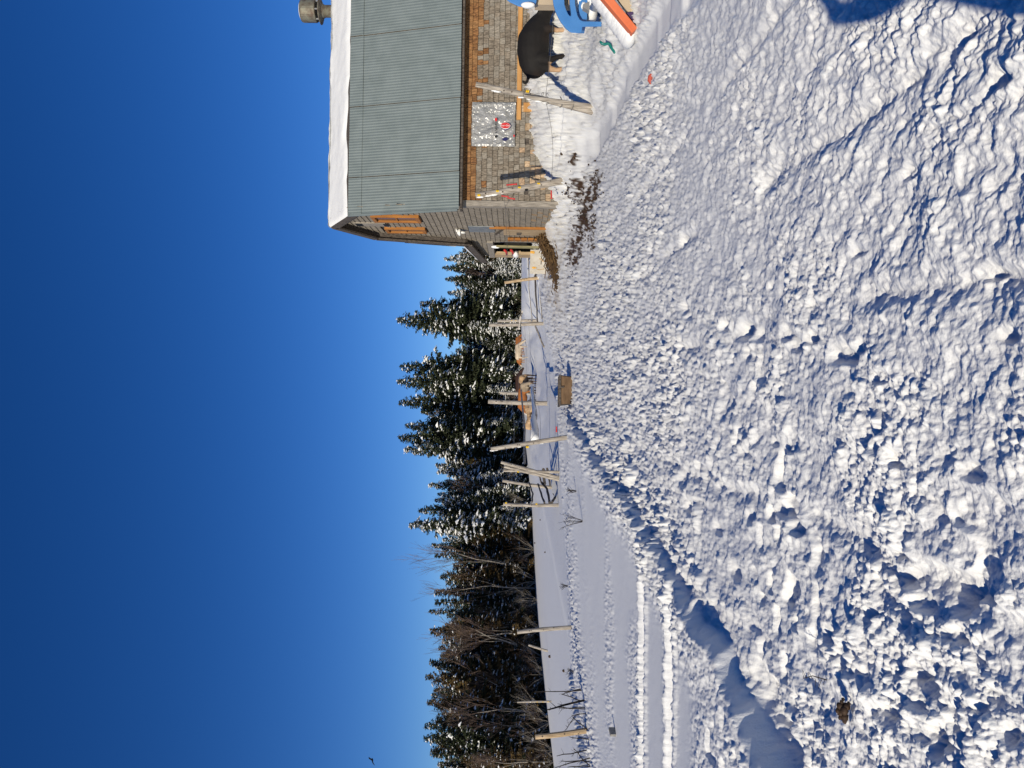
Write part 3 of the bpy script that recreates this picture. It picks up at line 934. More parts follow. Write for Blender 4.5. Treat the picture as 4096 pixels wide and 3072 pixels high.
def wall_boards():
    yb = YF - 0.045
    a, b = at(2066, 478, yb), at(2091, 25, yb)
    root = thing('lumber_frame', (a.x, yb, a.z), 'yellow new lumber boards nailed across the lower shingle wall', 'boards')
    m = MB(); m.box((a.x, yb, b.z), (b.x + .6, yb + .035, a.z)); obj('board', m, M_LUMBER, root)
    a, b = at(2093, 446, yb), at(2172, 411, yb)
    m = MB(); m.box((a.x, yb + .001, b.z - .3), (b.x, yb + .035, a.z - .004)); obj('board', m, M_LUMBER, root)
wall_boards()

# ------------------------------------------------------------------ posts, rails, wires
def post(top, base, wpx, label, name='fence_post', group=None, m=M_POST, y=None, jit=0.05, snow=False, sink=0.25, insul=(), seed=1, flat=False):
    b = hit(*base) if y is None else at(base[0], base[1], y)
    if y is not None: sink = max(sink, b.z - gz(b.x, b.y) + .3)
    t = at(top[0], top[1], b.y - 0.05)
    r = wpx * b.y / F_PX / 2
    root = thing(name, tuple(b), label, 'post', group)
    rng = random.Random(seed)
    d = (t - b)
    lean = Vector((rng.uniform(-.02, .02), rng.uniform(-.02, .02), 0))
    pts = [Vector((0, 0, 0)) - d.normalized() * sink]
    rad = [r * 1.08]
    for k in range(1, 7):
        s = k / 6
        pts.append(d * s + lean * math.sin(s * 3.1) * d.length)
        rad.append(r * (1.08 - 0.16 * s) * rng.uniform(.96, 1.04))
    mb = MB()
    mb.tube(pts, rad, 10, jit=jit, rng=rng)
    pole = obj('pole', mb, m, root, False, False)
    # knots
    mb = MB()
    for k in range(4):
        s = rng.uniform(.15, .9)
        p = d * s + lean * math.sin(s * 3.1) * d.length
        mb.ball(p + Vector((rng.uniform(-r, r) * .6, -r * .85, 0)), r * .28, 6, rng, .2)
    obj('knot', mb, M_WOODDARK, root, False, False)
    for s, side, mm in insul:
        p = d * s + lean * math.sin(s * 3.1) * d.length + Vector((side * r * 1.15, -r * .75, 0))
        mb = MB()
        mb.lathe([(0, -.035), (.028, -.03), (.022, -.008), (.034, 0), (.022, .01), (.026, .03), (0, .034)], 10, p)
        obj('insulator', mb, mm, root, False, False)
    if snow:
        mb = MB()
        for k in range(9):
            s = rng.uniform(.35, 1.0)
            p = d * s + Vector((-r * .8, -r * .35, 0))
            mb.ball(p, r * rng.uniform(.35, .6), 6, rng, .2, (.6, .6, 2.2))
        obj('snow_crust', mb, M_SNOW, root, True, False)
    return root, b, t, r

PO = {}
PO['A'] = post((1903, 338), (2372, 450), 23, 'tall leaning grey post before the insulated sack and black pig', seed=2, snow=True, insul=((.56, 1.0, M_YEL),))
def brace():
    rt_, b, t, r = PO['A']
    d = t - b
    a0 = at(2362, 426, b.y - .02) - b
    a1 = at(2095, 385, b.y - .10) - b
    mb = MB()
    mb.tube([a0 - (a1 - a0).normalized() * .15, a0, a0.lerp(a1, .5), a1], [r * .9, r * .9, r * .82, r * .6], 9, jit=.05, rng=random.Random(8))
    obj('brace_pole', mb, M_POST, rt_, False, False)
    mb = MB()
    for s in (.18, .28, .40, .44, .55, .60):
        c = d * s * .98 + Vector((.05, 0, 0))
        pts = []
        for k in range(13):
            a = 2 * math.pi * k / 12
            pts.append(c + Vector((math.cos(a) * r * 1.9, math.sin(a) * r * 1.35, math.sin(a * 2 + s * 9) * .02)))
        mb.tube(pts, .005, 5)
    obj('wire_wrap', mb, M_WIRE, rt_, False, False)
brace()
PO['B'] = post((1902, 782), (2252, 722), 25, 'thick pale post with yellow insulators leaning before the barn corner', seed=3, snow=True,
               insul=((.96, -.2, M_YEL), (.75, .2, M_YEL), (.50, .2, M_YEL), (.42, -.8, M_BLACK), (.28, .3, M_YEL)))
PO['C'] = post((1956, 1300), (2171, 1294), 14, 'tall straight grey post, second along from the barn lean-to', seed=4)
PO['C2'] = post((1990, 1284), (2152, 1283), 12, 'shorter grey post with three yellow insulators just behind the tall straight one', seed=5, insul=((.65, .1, M_YEL), (.55, .1, M_YEL), (.3, .1, M_YEL)))
PO['T'] = post((2018, 1131), (2156, 1112), 13, 'tan new post tilting beside the stained panel', seed=6, m=M_TANW)
PO['D'] = post((1953, 1606), (2187, 1613), 18, 'tallest pale post standing before the tan lying cow', seed=7)
PO['D2'] = post((1999, 1571), (2137, 1572), 13, 'grey post with yellow insulators close among the feeding cattle', seed=8, insul=((.7, 0, M_YEL), (.56, 0, M_YEL), (.2, 0, M_YEL)))
PO['E'] = post((1963, 1796), (2274, 1748), 19, 'leaning grey post with orange bark at its foot beside the red handle', seed=9, snow=True, insul=((.53, -1.2, M_YEL),))
PO['F1'] = post((2004, 1849), (2150, 1888), 13, 'upper pole of the crossed three in the pasture fence', y=26.5, seed=10)
PO['F2'] = post((2017, 1866), (2165, 1902), 12, 'middle pole of the crossed three, leaning hardest', y=26.5, seed=11)
PO['F3'] = post((2014, 1882), (2160, 1886), 11, 'left upright pole of the crossed three', y=26.5, seed=12, insul=((.6, -.5, M_YEL),))
PO['G'] = post((2010, 1923), (2207, 1950), 13, 'smooth leaning post between the crossed poles and the straight end post', seed=13)
PO['H'] = post((2013, 2017), (2234, 2020), 14, 'straight end post where the sagging rails stop', seed=14, insul=((.95, .9, M_YEL), (.4, .9, M_YEL)))
PO['I'] = post((2069, 2529), (2288, 2510), 16, 'lone pale post with dark knots at the smooth field edge', seed=15)
PO['J'] = post((2114, 2580), (2191, 2604), 9, 'thin tilted stake out on the smooth field behind the lone post', seed=16)
PO['K'] = post((2069, 2809), (2206, 2806), 7, 'slim stake with four yellow insulators in the field', seed=17, insul=((.62, 0, M_WHITEP), (.42, 0, M_YEL), (.25, 0, M_YEL), (.1, 0, M_YEL)))
PO['L'] = post((2141, 2948), (2352, 2921), 21, 'thick rough post with bark at the left edge of the field', seed=18, m=M_BIRCH if False else M_TANW)

def rail(pts, wpx, label, m, yd, name='fence_rail', snow=0.0, seed=1, group=None):
    P = []
    for k, (px, py) in enumerate(pts):
        y = yd[0] + (yd[1] - yd[0]) * k / (len(pts) - 1)
        P.append(at(px, py, y))
    b = P[0]
    root = thing(name, tuple(b), label, 'rail', group)
    rng = random.Random(seed)
    r = wpx * yd[0] / F_PX / 2
    Q = []
    for k in range(len(P) - 1):
        for j in range(4):
            Q.append(P[k].lerp(P[k + 1], j / 4) - b + Vector((0, 0, rng.uniform(-.3, .3) * r)))
    Q.append(P[-1] - b)
    mb = MB()
    mb.tube(Q, [r * rng.uniform(.85, 1.1) for _ in Q], 8, jit=.06, rng=rng)
    obj('pole', mb, m, root, False, False)
    if snow:
        mb = MB()
        S = [q + Vector((0, 0, r * .8)) for q in Q]
        mb.tube(S, [r * snow * rng.uniform(.6, 1.2) for _ in S], 8, jit=.1, rng=rng)
        obj('snow_ridge', mb, M_SNOW, root, True, False)
    return root
yC, yD, yE, yF_, yG, yH, yT = (PO[k][1].y for k in ('C', 'D', 'E', 'F2', 'G', 'H', 'T'))
rail([(2089, 1244), (2072, 1318)], 8, 'short birch pole slung level on the tall straight post', M_BIRCH, (yC - .2, yC - .3), seed=1)
rail([(2112, 1000), (2115, 1150), (2129, 1285)], 6, 'top rail capped with snow from the lean-to to the tall straight post', M_POSTW, (25.5, yC), snow=1.1, seed=2)
rail([(2140, 1095), (2143, 1180), (2150, 1286)], 9, 'thick barky middle rail between the tan post and tall straight post', M_WOODDARK, (yT - .3, yC - .1), snow=.5, seed=3)
rail([(2155, 1110), (2168, 1275)], 6, 'lowest rail near the snow between the tan post and tall straight post', M_POSTW, (yT - .2, yC - .05), snow=.8, seed=4)
rail([(2142, 1305), (2176, 1388)], 7, 'grey pole sloping down to the snow from the tall straight post', M_POSTW, (yC - .1, yC - 1.5), seed=5)
rail([(2085, 1560), (2098, 1720), (2098, 1853)], 7, 'thin upper rail passing above the cattle backs', M_POSTW, (yD + .3, yF_ + .2), seed=6)
rail([(2121, 1556), (2121, 1642)], 5, 'short slim rail crossing the grey insulator post', M_POSTW, (yD + .3, yD + .3), seed=7)
rail([(2131, 1548), (2140, 1640), (2147, 1755)], 9, 'heavy log rail loaded with snow under the cattle', M_BIRCH, (yD + .5, yE + .5), snow=1.6, seed=8)
rail([(2116, 1929), (2131, 1975), (2128, 2008)], 6, 'uppermost sagging dark rail between the last two posts', M_WOODDARK, (yG, yH), seed=9)
rail([(2152, 1936), (2168, 1985), (2178, 2012)], 7, 'second sagging dark rail between the last two posts', M_WOODDARK, (yG, yH), seed=10)
rail([(2166, 1929), (2188, 1955), (2199, 2012)], 9, 'thick third sagging dark rail between the last two posts', M_WOODDARK, (yG, yH), seed=11)
rail([(2212, 1968), (2222, 1985), (2208, 2010)], 9, 'lowest bent dark rail touching the snow by the end post', M_WOODDARK, (yG, yH), seed=12)
rail([(2155, 1890), (2166, 1932)], 8, 'short dark rail from the crossed poles to the smooth post', M_WOODDARK, (yF_, yG), seed=13)
rail([(2172, 1878), (2180, 1935)], 14, 'broad dark plank leaning low beside the crossed poles', M_WOODDARK, (yF_, yG), seed=14)
rail([(2190, 1875), (2200, 1940)], 9, 'lowest dark rail under the crossed poles', M_WOODDARK, (yF_, yG), seed=15)

def wire(a, b, label, sag=0.05, r=0.004, n=10):
    mb = MB()
    pts = [Vector(a).lerp(Vector(b), k / n) - Vector((0, 0, sag * 4 * (k / n) * (1 - k / n))) - Vector(a) for k in range(n + 1)]
    mb.tube(pts, r, 5)
    o = obj('fence_wire', mb, M_WIRE)
    o.location = a
    return tag(o, label, 'wire')
yA = PO['A'][1].y
wire(at(2181, 398, yA), at(2222, -60, yA - .6), 'fine fence wire passing in front of the black pig', .02)
wire(at(2181, 398, yA), at(2200, 735, PO['B'][1].y), 'fine low wire between the two posts before the barn', .1)
wire(at(2015, 765, PO['B'][1].y), at(1990, 1290, yC), 'long wire from the barn corner post to the tall straight post', .25)
for k, (pa, pb) in enumerate(((1965, 1958), (2040, 2040), (2068, 2070), (2085, 2090))):
    wire(at(pa + 30, 1300, yC), at(pb + 30, 1606, yD), ['highest', 'second', 'third', 'lowest'][k] + ' strand of wire between tall straight post and tallest pale post', .08, .005)
for k, pa in enumerate((2045, 2110, 2150)):
    wire(at(pa, 1612, yD), at(pa + 10, 1770, yE), ['top', 'middle', 'bottom'][k] + ' wire strand between the tallest pale post and leaning orange-footed post', .06, .005)

# ------------------------------------------------------------------ fused bodies for animals and the photographer
def fuse(name, blobs, voxel, colour, smooth=3):
    """blobs: chains of (point, (rx, ry, rz)); one continuous skin, painted by its coat function"""
    mb = MB()
    for ch in blobs:
        for (p, r), (q, s) in zip(ch[:-1], ch[1:]):
            p, q = Vector(p), Vector(q)
            r = Vector(r) if hasattr(r, '__len__') else Vector((r, r, r))
            s = Vector(s) if hasattr(s, '__len__') else Vector((s, s, s))
            n = max(2, int((q - p).length / (min(min(r), min(s)) * 0.3)))
            for k in range(n + 1):
                c = p.lerp(q, k / n)
                e = r.lerp(s, k / n)
                mb.ball(c, 1.0, 14, None, 0, tuple(e))
    me = mb.mesh(name)
    o = bpy.data.objects.new(name, me)
    col.objects.link(o)
    m = o.modifiers.new('r', 'REMESH')
    m.mode = 'VOXEL'
    m.voxel_size = voxel
    m2 = o.modifiers.new('s', 'SMOOTH')
    m2.factor = 0.5
    m2.iterations = smooth
    dg = C.evaluated_depsgraph_get()
    out = bpy.data.meshes.new_from_object(o.evaluated_get(dg))
    bpy.data.objects.remove(o)
    out.name = name
    co = np.empty(len(out.vertices) * 3, np.float32)
    out.vertices.foreach_get('co', co)
    for a in list(out.color_attributes):
        out.color_attributes.remove(a)
    set_col(out, colour(co.reshape(-1, 3)))
    out.shade_smooth()
    out.materials.clear()
    return out

def pig():
    b = hit(2243, 170)
    s = b.y / F_PX
    L = 285 * s                      # about a metre and a half
    f = L / 1.5
    root = thing('pig', (b.x, b.y, b.z), 'big black pig with tan feet standing on the snow by the barn wall', 'pig')
    def P(x, y, z): return (x * f, y * f, z * f)
    torso = [(P(-.67, 0, .55), P(.08, .13, .15)), (P(-.57, 0, .55), P(.15, .23, .25)), (P(-.42, 0, .57), P(.19, .30, .31)), (P(-.18, 0, .58), P(.22, .33, .345)), (P(.06, 0, .57), P(.22, .33, .34)),
             (P(.26, 0, .52), P(.17, .28, .28)), (P(.42, 0, .45), P(.13, .22, .22)), (P(.55, -.02, .36), P(.10, .16, .155)), (P(.65, -.03, .26), P(.07, .12, .11)), (P(.74, -.04, .17), P(.05, .075, .07)), (P(.79, -.04, .12), P(.04, .065, .055))]
    legs = []
    for x0, x1, y in ((-.54, -.60, -.10), (-.42, -.38, -.22), (.22, .18, -.17), (.32, .36, .17)):
        hind = x0 < 0
        legs.append([(P(x0 + (.02 if hind else 0), y, .42), P(.14, .11, .16) if hind else P(.10, .09, .13)), (P(x0 - (.03 if hind else 0), y, .24), P(.075, .07, .08)), (P(x1, y, .10), P(.05, .05, .05)), (P(x1 + .02, y, -.06), P(.06, .05, .05))])
    ears = [[(P(.50, -.15, .50), P(.05, .03, .04)), (P(.58, -.20, .44), P(.055, .02, .05)), (P(.64, -.21, .37), P(.03, .015, .03))],
            [(P(.50, .13, .50), P(.05, .03, .04)), (P(.58, .18, .44), P(.055, .02, .05)), (P(.64, .19, .37), P(.03, .015, .03))]]
    tail = [[(P(-.72, 0, .68), .035 * f), (P(-.80, -.01, .68), .032 * f), (P(-.86, -.02, .72), .03 * f), (P(-.85, -.02, .77), .028 * f), (P(-.80, -.03, .78), .026 * f)]]
    rng = np.random.RandomState(2)
    def coat(c):
        out = np.full((len(c), 3), (0.010, 0.0085, 0.008))
        z = c[:, 2] / f
        n = vnoise(c[:, 0] * 9, c[:, 2] * 9, 5)
        tan = sm(.27 + .10 * (n - .5) - z, 0, .06) * np.where(c[:, 0] / f < -.495, 1, np.where(c[:, 0] / f > .10, sm(.17 - z, 0, .05), 0.0))
        out = out * (1 - tan[:, None]) + np.array([.42, .27, .16]) * tan[:, None]
        br = sm(vnoise(c[:, 0] * 4, c[:, 2] * 4, 8), .55, .9)[:, None] * .5
        return out * (1 - br) + np.array([.028, .017, .012]) * br
    me = fuse('body', [torso] + legs + ears + tail, 0.022, coat, 9)
    o = obj('body', me, M_COAT, root, False, False)
    mb = MB()
    mb.ball(P(.64, -.125, .31), .014 * f, 8)
    mb.ball(P(.64, .085, .31), .014 * f, 8)
    obj('eye', mb, M_BLACK, root, True, False)
    root.rotation_euler = (0, 0, R(-4))
    return root
pig()

CREAM, RED_, DARK, TAN, GREYT = (.52, .42, .31), (.30, .105, .028), (.055, .028, .02), (.46, .30, .165), (.30, .235, .165)
def cow(px, py, base, face, legs_c, label, rz, hgt=1.15, head=0.0, lying=False, y=None, belly=None):
    b = hit(px, py) if y is None else at(px, py, y)
    root = thing('cow', tuple(b), label, 'cow', 'cattle feeding beyond the fence')
    f = hgt / 1.3
    dz = -0.52 if lying else 0.0
    def P(x, y_, z): return (x * f, y_ * f, (z + dz) * f)
    torso = [(P(-.78, 0, 1.08), P(.14, .20, .20)), (P(-.62, 0, 1.04), P(.20, .28, .28)), (P(-.2, 0, .96), P(.26, .34, .36)), (P(.25, 0, .98), P(.24, .31, .36)), (P(.55, 0, 1.05), P(.18, .22, .28)),
             (P(.82, 0, 1.05 - .35 * head), P(.14, .14, .18)), (P(1.02, 0, 1.05 - .75 * head), P(.13, .13, .14)), (P(1.12 - .0 * head, 0, 1.02 - .90 * head), P(.11, .12, .12)), (P(1.30 - .12 * head, 0, .93 - .95 * head), P(.085, .09, .09))]
    L = []
    if not lying:
        for x0, x1, x2, yy in ((-.66, -.78, -.70, -.2), (-.62, -.70, -.60, .2), (.44, .44, .42, -.16), (.5, .54, .50, .16)):
            L.append([(P(x0, yy, .86), P(.13, .1, .16)), (P(x1, yy, .48), P(.065, .06, .08)), (P(x2, yy, .12), P(.045, .045, .05)), (P(x2 + .03, yy, .0), P(.065, .055, .04))])
    else:
        for x0, yy in ((-.5, -.32), (.4, -.25), (.4, .25)):
            L.append([(P(x0, yy, .66), P(.13, .1, .1)), (P(x0 + .3, yy * 1.2, .58), P(.06, .06, .06)), (P(x0 + .1, yy * 1.3, .57), P(.05, .05, .05))])
    hx, hz = 1.05, 1.10 - .82 * head
    ears = [[(P(hx - .02, s * .1, hz + .02), P(.04, .04, .03)), (P(hx - .05, s * .26, hz + .01), P(.05, .03, .05))] for s in (-1, 1)]
    tail = [[(P(-.90, 0, 1.15), .035 * f), (P(-.96, 0, .95), .03 * f), (P(-.94, 0, .62), .03 * f), (P(-.93, 0, .5), .045 * f)]]
    def coat(c):
        out = np.tile(np.array(base), (len(c), 1))
        n = vnoise(c[:, 0] * 5, c[:, 2] * 5 + c[:, 1] * 3, 6) - .5
        out = out * (1 + .35 * n[:, None])
        z, x = c[:, 2] / f - dz, c[:, 0] / f
        k = sm(x + .25 * n, .98, 1.10)[:, None]
        out = out * (1 - k) + np.array(face) * k
        k = sm(.70 + .2 * n - z, 0, .2)[:, None] * (x < .95)[:, None]
        out = out * (1 - k) + np.array(legs_c) * k
        if belly:
            k = sm(.95 + .2 * n - z, 0, .2)[:, None] * (x < .95)[:, None]
            out = out * (1 - k) + np.array(belly) * k
        k = sm(x - 1.25 + .12 * head, 0, .06)[:, None]
        return out * (1 - k) + np.array((.06, .04, .035)) * k
    me = fuse('body', [torso] + L + ears + tail, 0.04, coat, 3)
    obj('body', me, M_COAT, root, False, False)
    root.rotation_euler = (0, 0, R(rz))
    return root
WH = (.62, .54, .45)
cow(2111, 1405, CREAM, (.55, .46, .36), CREAM, 'cream cow with lowered head feeding in front of its brown mates', 8, 1.25, .75)
cow(2106, 1372, RED_, WH, RED_, 'red-brown white-faced cow behind the head of the cream cow', 12, 1.3, .6, y=92)
cow(2107, 1432, RED_, WH, (.33, .16, .07), 'red-brown cow with its rump behind the cream cow', 150, 1.2, .3, y=92)
cow(2147, 1520, TAN, GREYT, (.03, .02, .018), 'tan cow with black legs seen from behind near the grey post', 100, 1.35, .4, belly=(.07, .045, .03))
cow(2130, 1535, DARK, DARK, DARK, 'dark brown cow standing behind the tan black-legged cow', 20, 1.45, .2, y=66)
cow(2147, 1550, GREYT, GREYT, (.035, .025, .02), 'grey-tan cow lowering its head beside the grey post', -70, 1.2, .6)
cow(2142, 1600, RED_, WH, RED_, 'reddish cow feeding behind the tallest pale post', 170, 1.3, .5)
cow(2142, 1668, TAN, (.6, .5, .38), TAN, 'tan cow lying down by the snowy log rail', 25, 1.35, .3, lying=True)

# ------------------------------------------------------------------ trough and small things in the yard
def trough():
    a, b = hit(2284, 1618), hit(2286, 1512)
    y = (a.y + b.y) / 2
    s = y / F_PX
    wd, hh = 112 * s, 44 * s
    c = Vector(((a.x + b.x) / 2, y, gz((a.x + b.x) / 2, y)))
    root = thing('feed_trough', tuple(c), 'tan plywood trough with dark rim sitting at the far end of the yard', 'trough')
    w0, w1, d0, d1 = wd * .46, wd * .5, .20, .26
    def panel(p, q, r_, s_, name, m, t=.02):
        mb = MB()
        p, q, r_, s_ = map(Vector, (p, q, r_, s_))
        n = (q - p).cross(s_ - p).normalized() * t
        mb.add([p, q, r_, s_, p + n, q + n, r_ + n, s_ + n], [(0, 1, 2, 3), (7, 6, 5, 4), (0, 4, 5, 1), (1, 5, 6, 2), (2, 6, 7, 3), (3, 7, 4, 0)])
        obj(name, mb, m, root, False, False)
    z0 = -.04
    panel((-w0, -d0, z0), (w0, -d0, z0), (w1, -d1, hh), (-w1, -d1, hh), 'side_board', M_BOX, -.02)
    panel((-w0, d0, z0), (w0, d0, z0), (w1, d1, hh), (-w1, d1, hh), 'side_board', M_BOX, .02)
    panel((-w0 - .001, -d0 + .022, z0), (-w0 - .001, d0 - .022, z0), (-w1 - .001, d1 - .022, hh), (-w1 - .001, -d1 + .022, hh), 'end_board', M_WOODDARK, .02)
    panel((w0 + .001, -d0 + .022, z0), (w0 + .001, d0 - .022, z0), (w1 + .001, d1 - .022, hh), (w1 + .001, -d1 + .022, hh), 'end_board', M_WOODDARK, .02)
    mb = MB()
    for (p, q) in (((-w1 - .03, -d1 - .03), (w1 + .03, -d1 + .02)), ((-w1 - .03, d1 - .02), (w1 + .03, d1 + .03)), ((-w1 - .03, -d1 + .021), (-w1 + .03, d1 - .021)), ((w1 - .03, -d1 + .021), (w1 + .03, d1 - .021))):
        mb.box((p[0], p[1], hh + .002), (q[0], q[1], hh + .045))
    obj('rim', mb, M_WOODDARK, root, False, False)
    mb = MB()
    mb.box((.05, -d1 - .035, hh - .07), (.08, -d1 - .005, hh + .06))
    obj('cleat', mb, M_WOODDARK, root, False, False)
    root.rotation_euler = (0, 0, R(6))
trough()

def handle(a, b, y, label):
    A, B = at(a[0], a[1], y), at(b[0], b[1], y)
    root = thing('gate_handle', tuple(A), label, 'gate handle', 'red electric fence handles')
    d = (B - A)
    mb = MB()
    mb.tube([Vector((0, 0, 0)), d * .15, d * .5, d * .85, d], [.022, .015, .018, .015, .026], 10)
    obj('grip', mb, M_RED, root, True, False)
    mb = MB()
    mb.tube([d, d * 1.2, d * 1.25 + Vector((0, 0, .02))], .005, 5)
    obj('hook', mb, M_WIRE, root, False, False)
yB = PO['B'][1].y - .1
handle((2026, 740), (2068, 736), yB, 'red handle hanging on the right of the insulator post by the barn')
handle((2006, 783), (2034, 787), yB, 'upper red handle hanging left of the insulator post by the barn')
handle((2030, 791), (2060, 796), yB, 'lower red handle hanging left of the insulator post by the barn')
handle((2205, 762), (2206, 795), yB + .4, 'red handle lying level just over the snow at the barn corner')
handle((2226, 1706), (2226, 1728), yE - .2, 'red handle on the snowbank beside the leaning orange-footed post')

def lean_to_things():
    # things in and by the open lean-to
    xg = X0 - .18
    def P(px, py): return atx(px, py, xg)
    a, b = P(1985, 986), P(2176, 991)
    root = thing('plank', tuple(b), 'greenish plank leaning upright at the lean-to opening with snow on its tip', 'plank')
    mb = MB(); mb.beam(b - b - Vector((0, 0, .2)), a - b, .22, .04, (1, 0, 0)); obj('board', mb, M_GREENW, root, False, False)
    mb = MB(); mb.ball(a - b + Vector((0, .06, .02)), .10, 10, random.Random(1), .1, (.5, .9, 1.3)); obj('snow_tip', mb, M_SNOW, root, True, False)
    for k, (p, q, l) in enumerate((((2018, 1000), (2027, 1018), 'upper'), ((2044, 1000), (2052, 1019), 'lower'))):
        A, B = P(*p), P(*q)
        r2 = thing('rubber_hose', tuple(A), l + ' short red hose piece hung in the lean-to opening', 'hose', 'red hose pieces in the lean-to')
        mb = MB(); mb.tube([Vector((0, 0, 0)), (B - A) * .5 + Vector((0, 0, -.03)), B - A], .035, 8); obj('tube', mb, M_RED, r2, True, False)
    A = P(2066, 1020)
    r2 = thing('snow_capped_peg', tuple(A), 'peg with a thick snow cap in the lean-to opening', 'peg')
    mb = MB(); mb.beam((0, -.45, -.10), (0, .25, -.08), .1, .06); obj('peg', mb, M_TANW, r2, False, False)
    mb = MB(); mb.ball((0, -.1, .02), .12, 10, random.Random(2), .1, (.8, 2.6, .8)); obj('snow_cap', mb, M_SNOW, r2, True, False)
    # stained panel
    yy = 24.2
    a, b = at(2119, 1095, yy), at(2188, 1000, yy - .6)
    c = hit(2192, 1045)
    root = thing('panel', (a.x, yy, c.z), 'dirty white panel with orange foam stains standing by the lean-to', 'panel')
    mb = MB()
    p0, p1 = a - Vector(W[root.name]), Vector((b.x, b.y, a.z)) - Vector(W[root.name])
    for (u, v) in ((0, 1),):
        q = [Vector((p0.x, p0.y, -.15)), Vector((p1.x, p1.y, -.15)), Vector((p1.x, p1.y, p1.z)), Vector((p0.x, p0.y, p0.z))]
        n = Vector((.02, .035, 0))
        mb.add(q + [v_ + n for v_ in q], [(0, 1, 2, 3), (7, 6, 5, 4), (0, 4, 5, 1), (1, 5, 6, 2), (2, 6, 7, 3), (3, 7, 4, 0)])
    obj('sheet', mb, M_PAINTW, root, False, False)
    rg = random.Random(6)
    mb = MB()
    for (px, py, rx, rz) in ((2128, 1008, .05, .06), (2134, 1009, .05, .04), (2134, 1070, .045, .05), (2142, 1071, .03, .03), (2176, 1044, .02, .06)):
        t = (1095 - py) / 95
        y_ = yy - .6 * t - .012
        q = at(px, py, y_) - Vector(W[root.name])
        mb.ball(q, 1, 8, rg, .15, (rx, .02, rz))
    obj('foam_stain', mb, mat('orange_foam', (.62, .30, .03), (.70, .42, .12), 20, .8), root, True, False)
    mb = MB()
    for (px, py, rx, rz) in ((2163, 1035, .035, .05), (2170, 1040, .02, .06), (2156, 1062, .012, .012), (2136, 1052, .012, .012), (2160, 1078, .02, .09), (2172, 1074, .05, .02)):
        t = (1095 - py) / 95
        q = at(px, py, yy - .6 * t - .008) - Vector(W[root.name])
        mb.ball(q, 1, 8, rg, .25, (rx, .012, rz))
    obj('scuff', mb, M_TANW, root, False, False)
    # hay spilled along the foot of the panel
    pts = [(2165, 960, .34), (2180, 985, .36), (2190, 1010, .34), (2200, 1040, .30), (2206, 1075, .20), (2212, 1110, .12)]
    V, Fh = [], []
    rg = np.random.RandomState(4)
    mb = MB()
    for px, py, h in pts:
        p = hit(px + 18, py)
        h *= .75
        nb = int(300 * h / .3)
        for k in range(nb):
            q = Vector((p.x + rg.normal(0, .22), p.y + rg.normal(0, .25), 0))
            q.z = gz(q.x, q.y) + abs(rg.normal(0, h * .42)) - .02
            a = rg.uniform(0, 6.28)
            d = Vector((math.cos(a), math.sin(a), rg.uniform(-.5, .5))) * rg.uniform(.05, .14)
            wv = Vector((0, 0, .012))
            mb.add([q - d - wv, q + d - wv, q + d + wv, q - d + wv], [(0, 1, 2, 3)])
        mb.ball((p.x, p.y, gz(p.x, p.y)), 1, 10, random.Random(2), .12, (.36, .36, h * .75))
    tag(obj('hay', mb, M_HAY), 'brown trampled hay spilled by the lean-to', 'hay', kind='stuff')
    # dark thing low on the wall: a hinged flap left of door
lean_to_things()

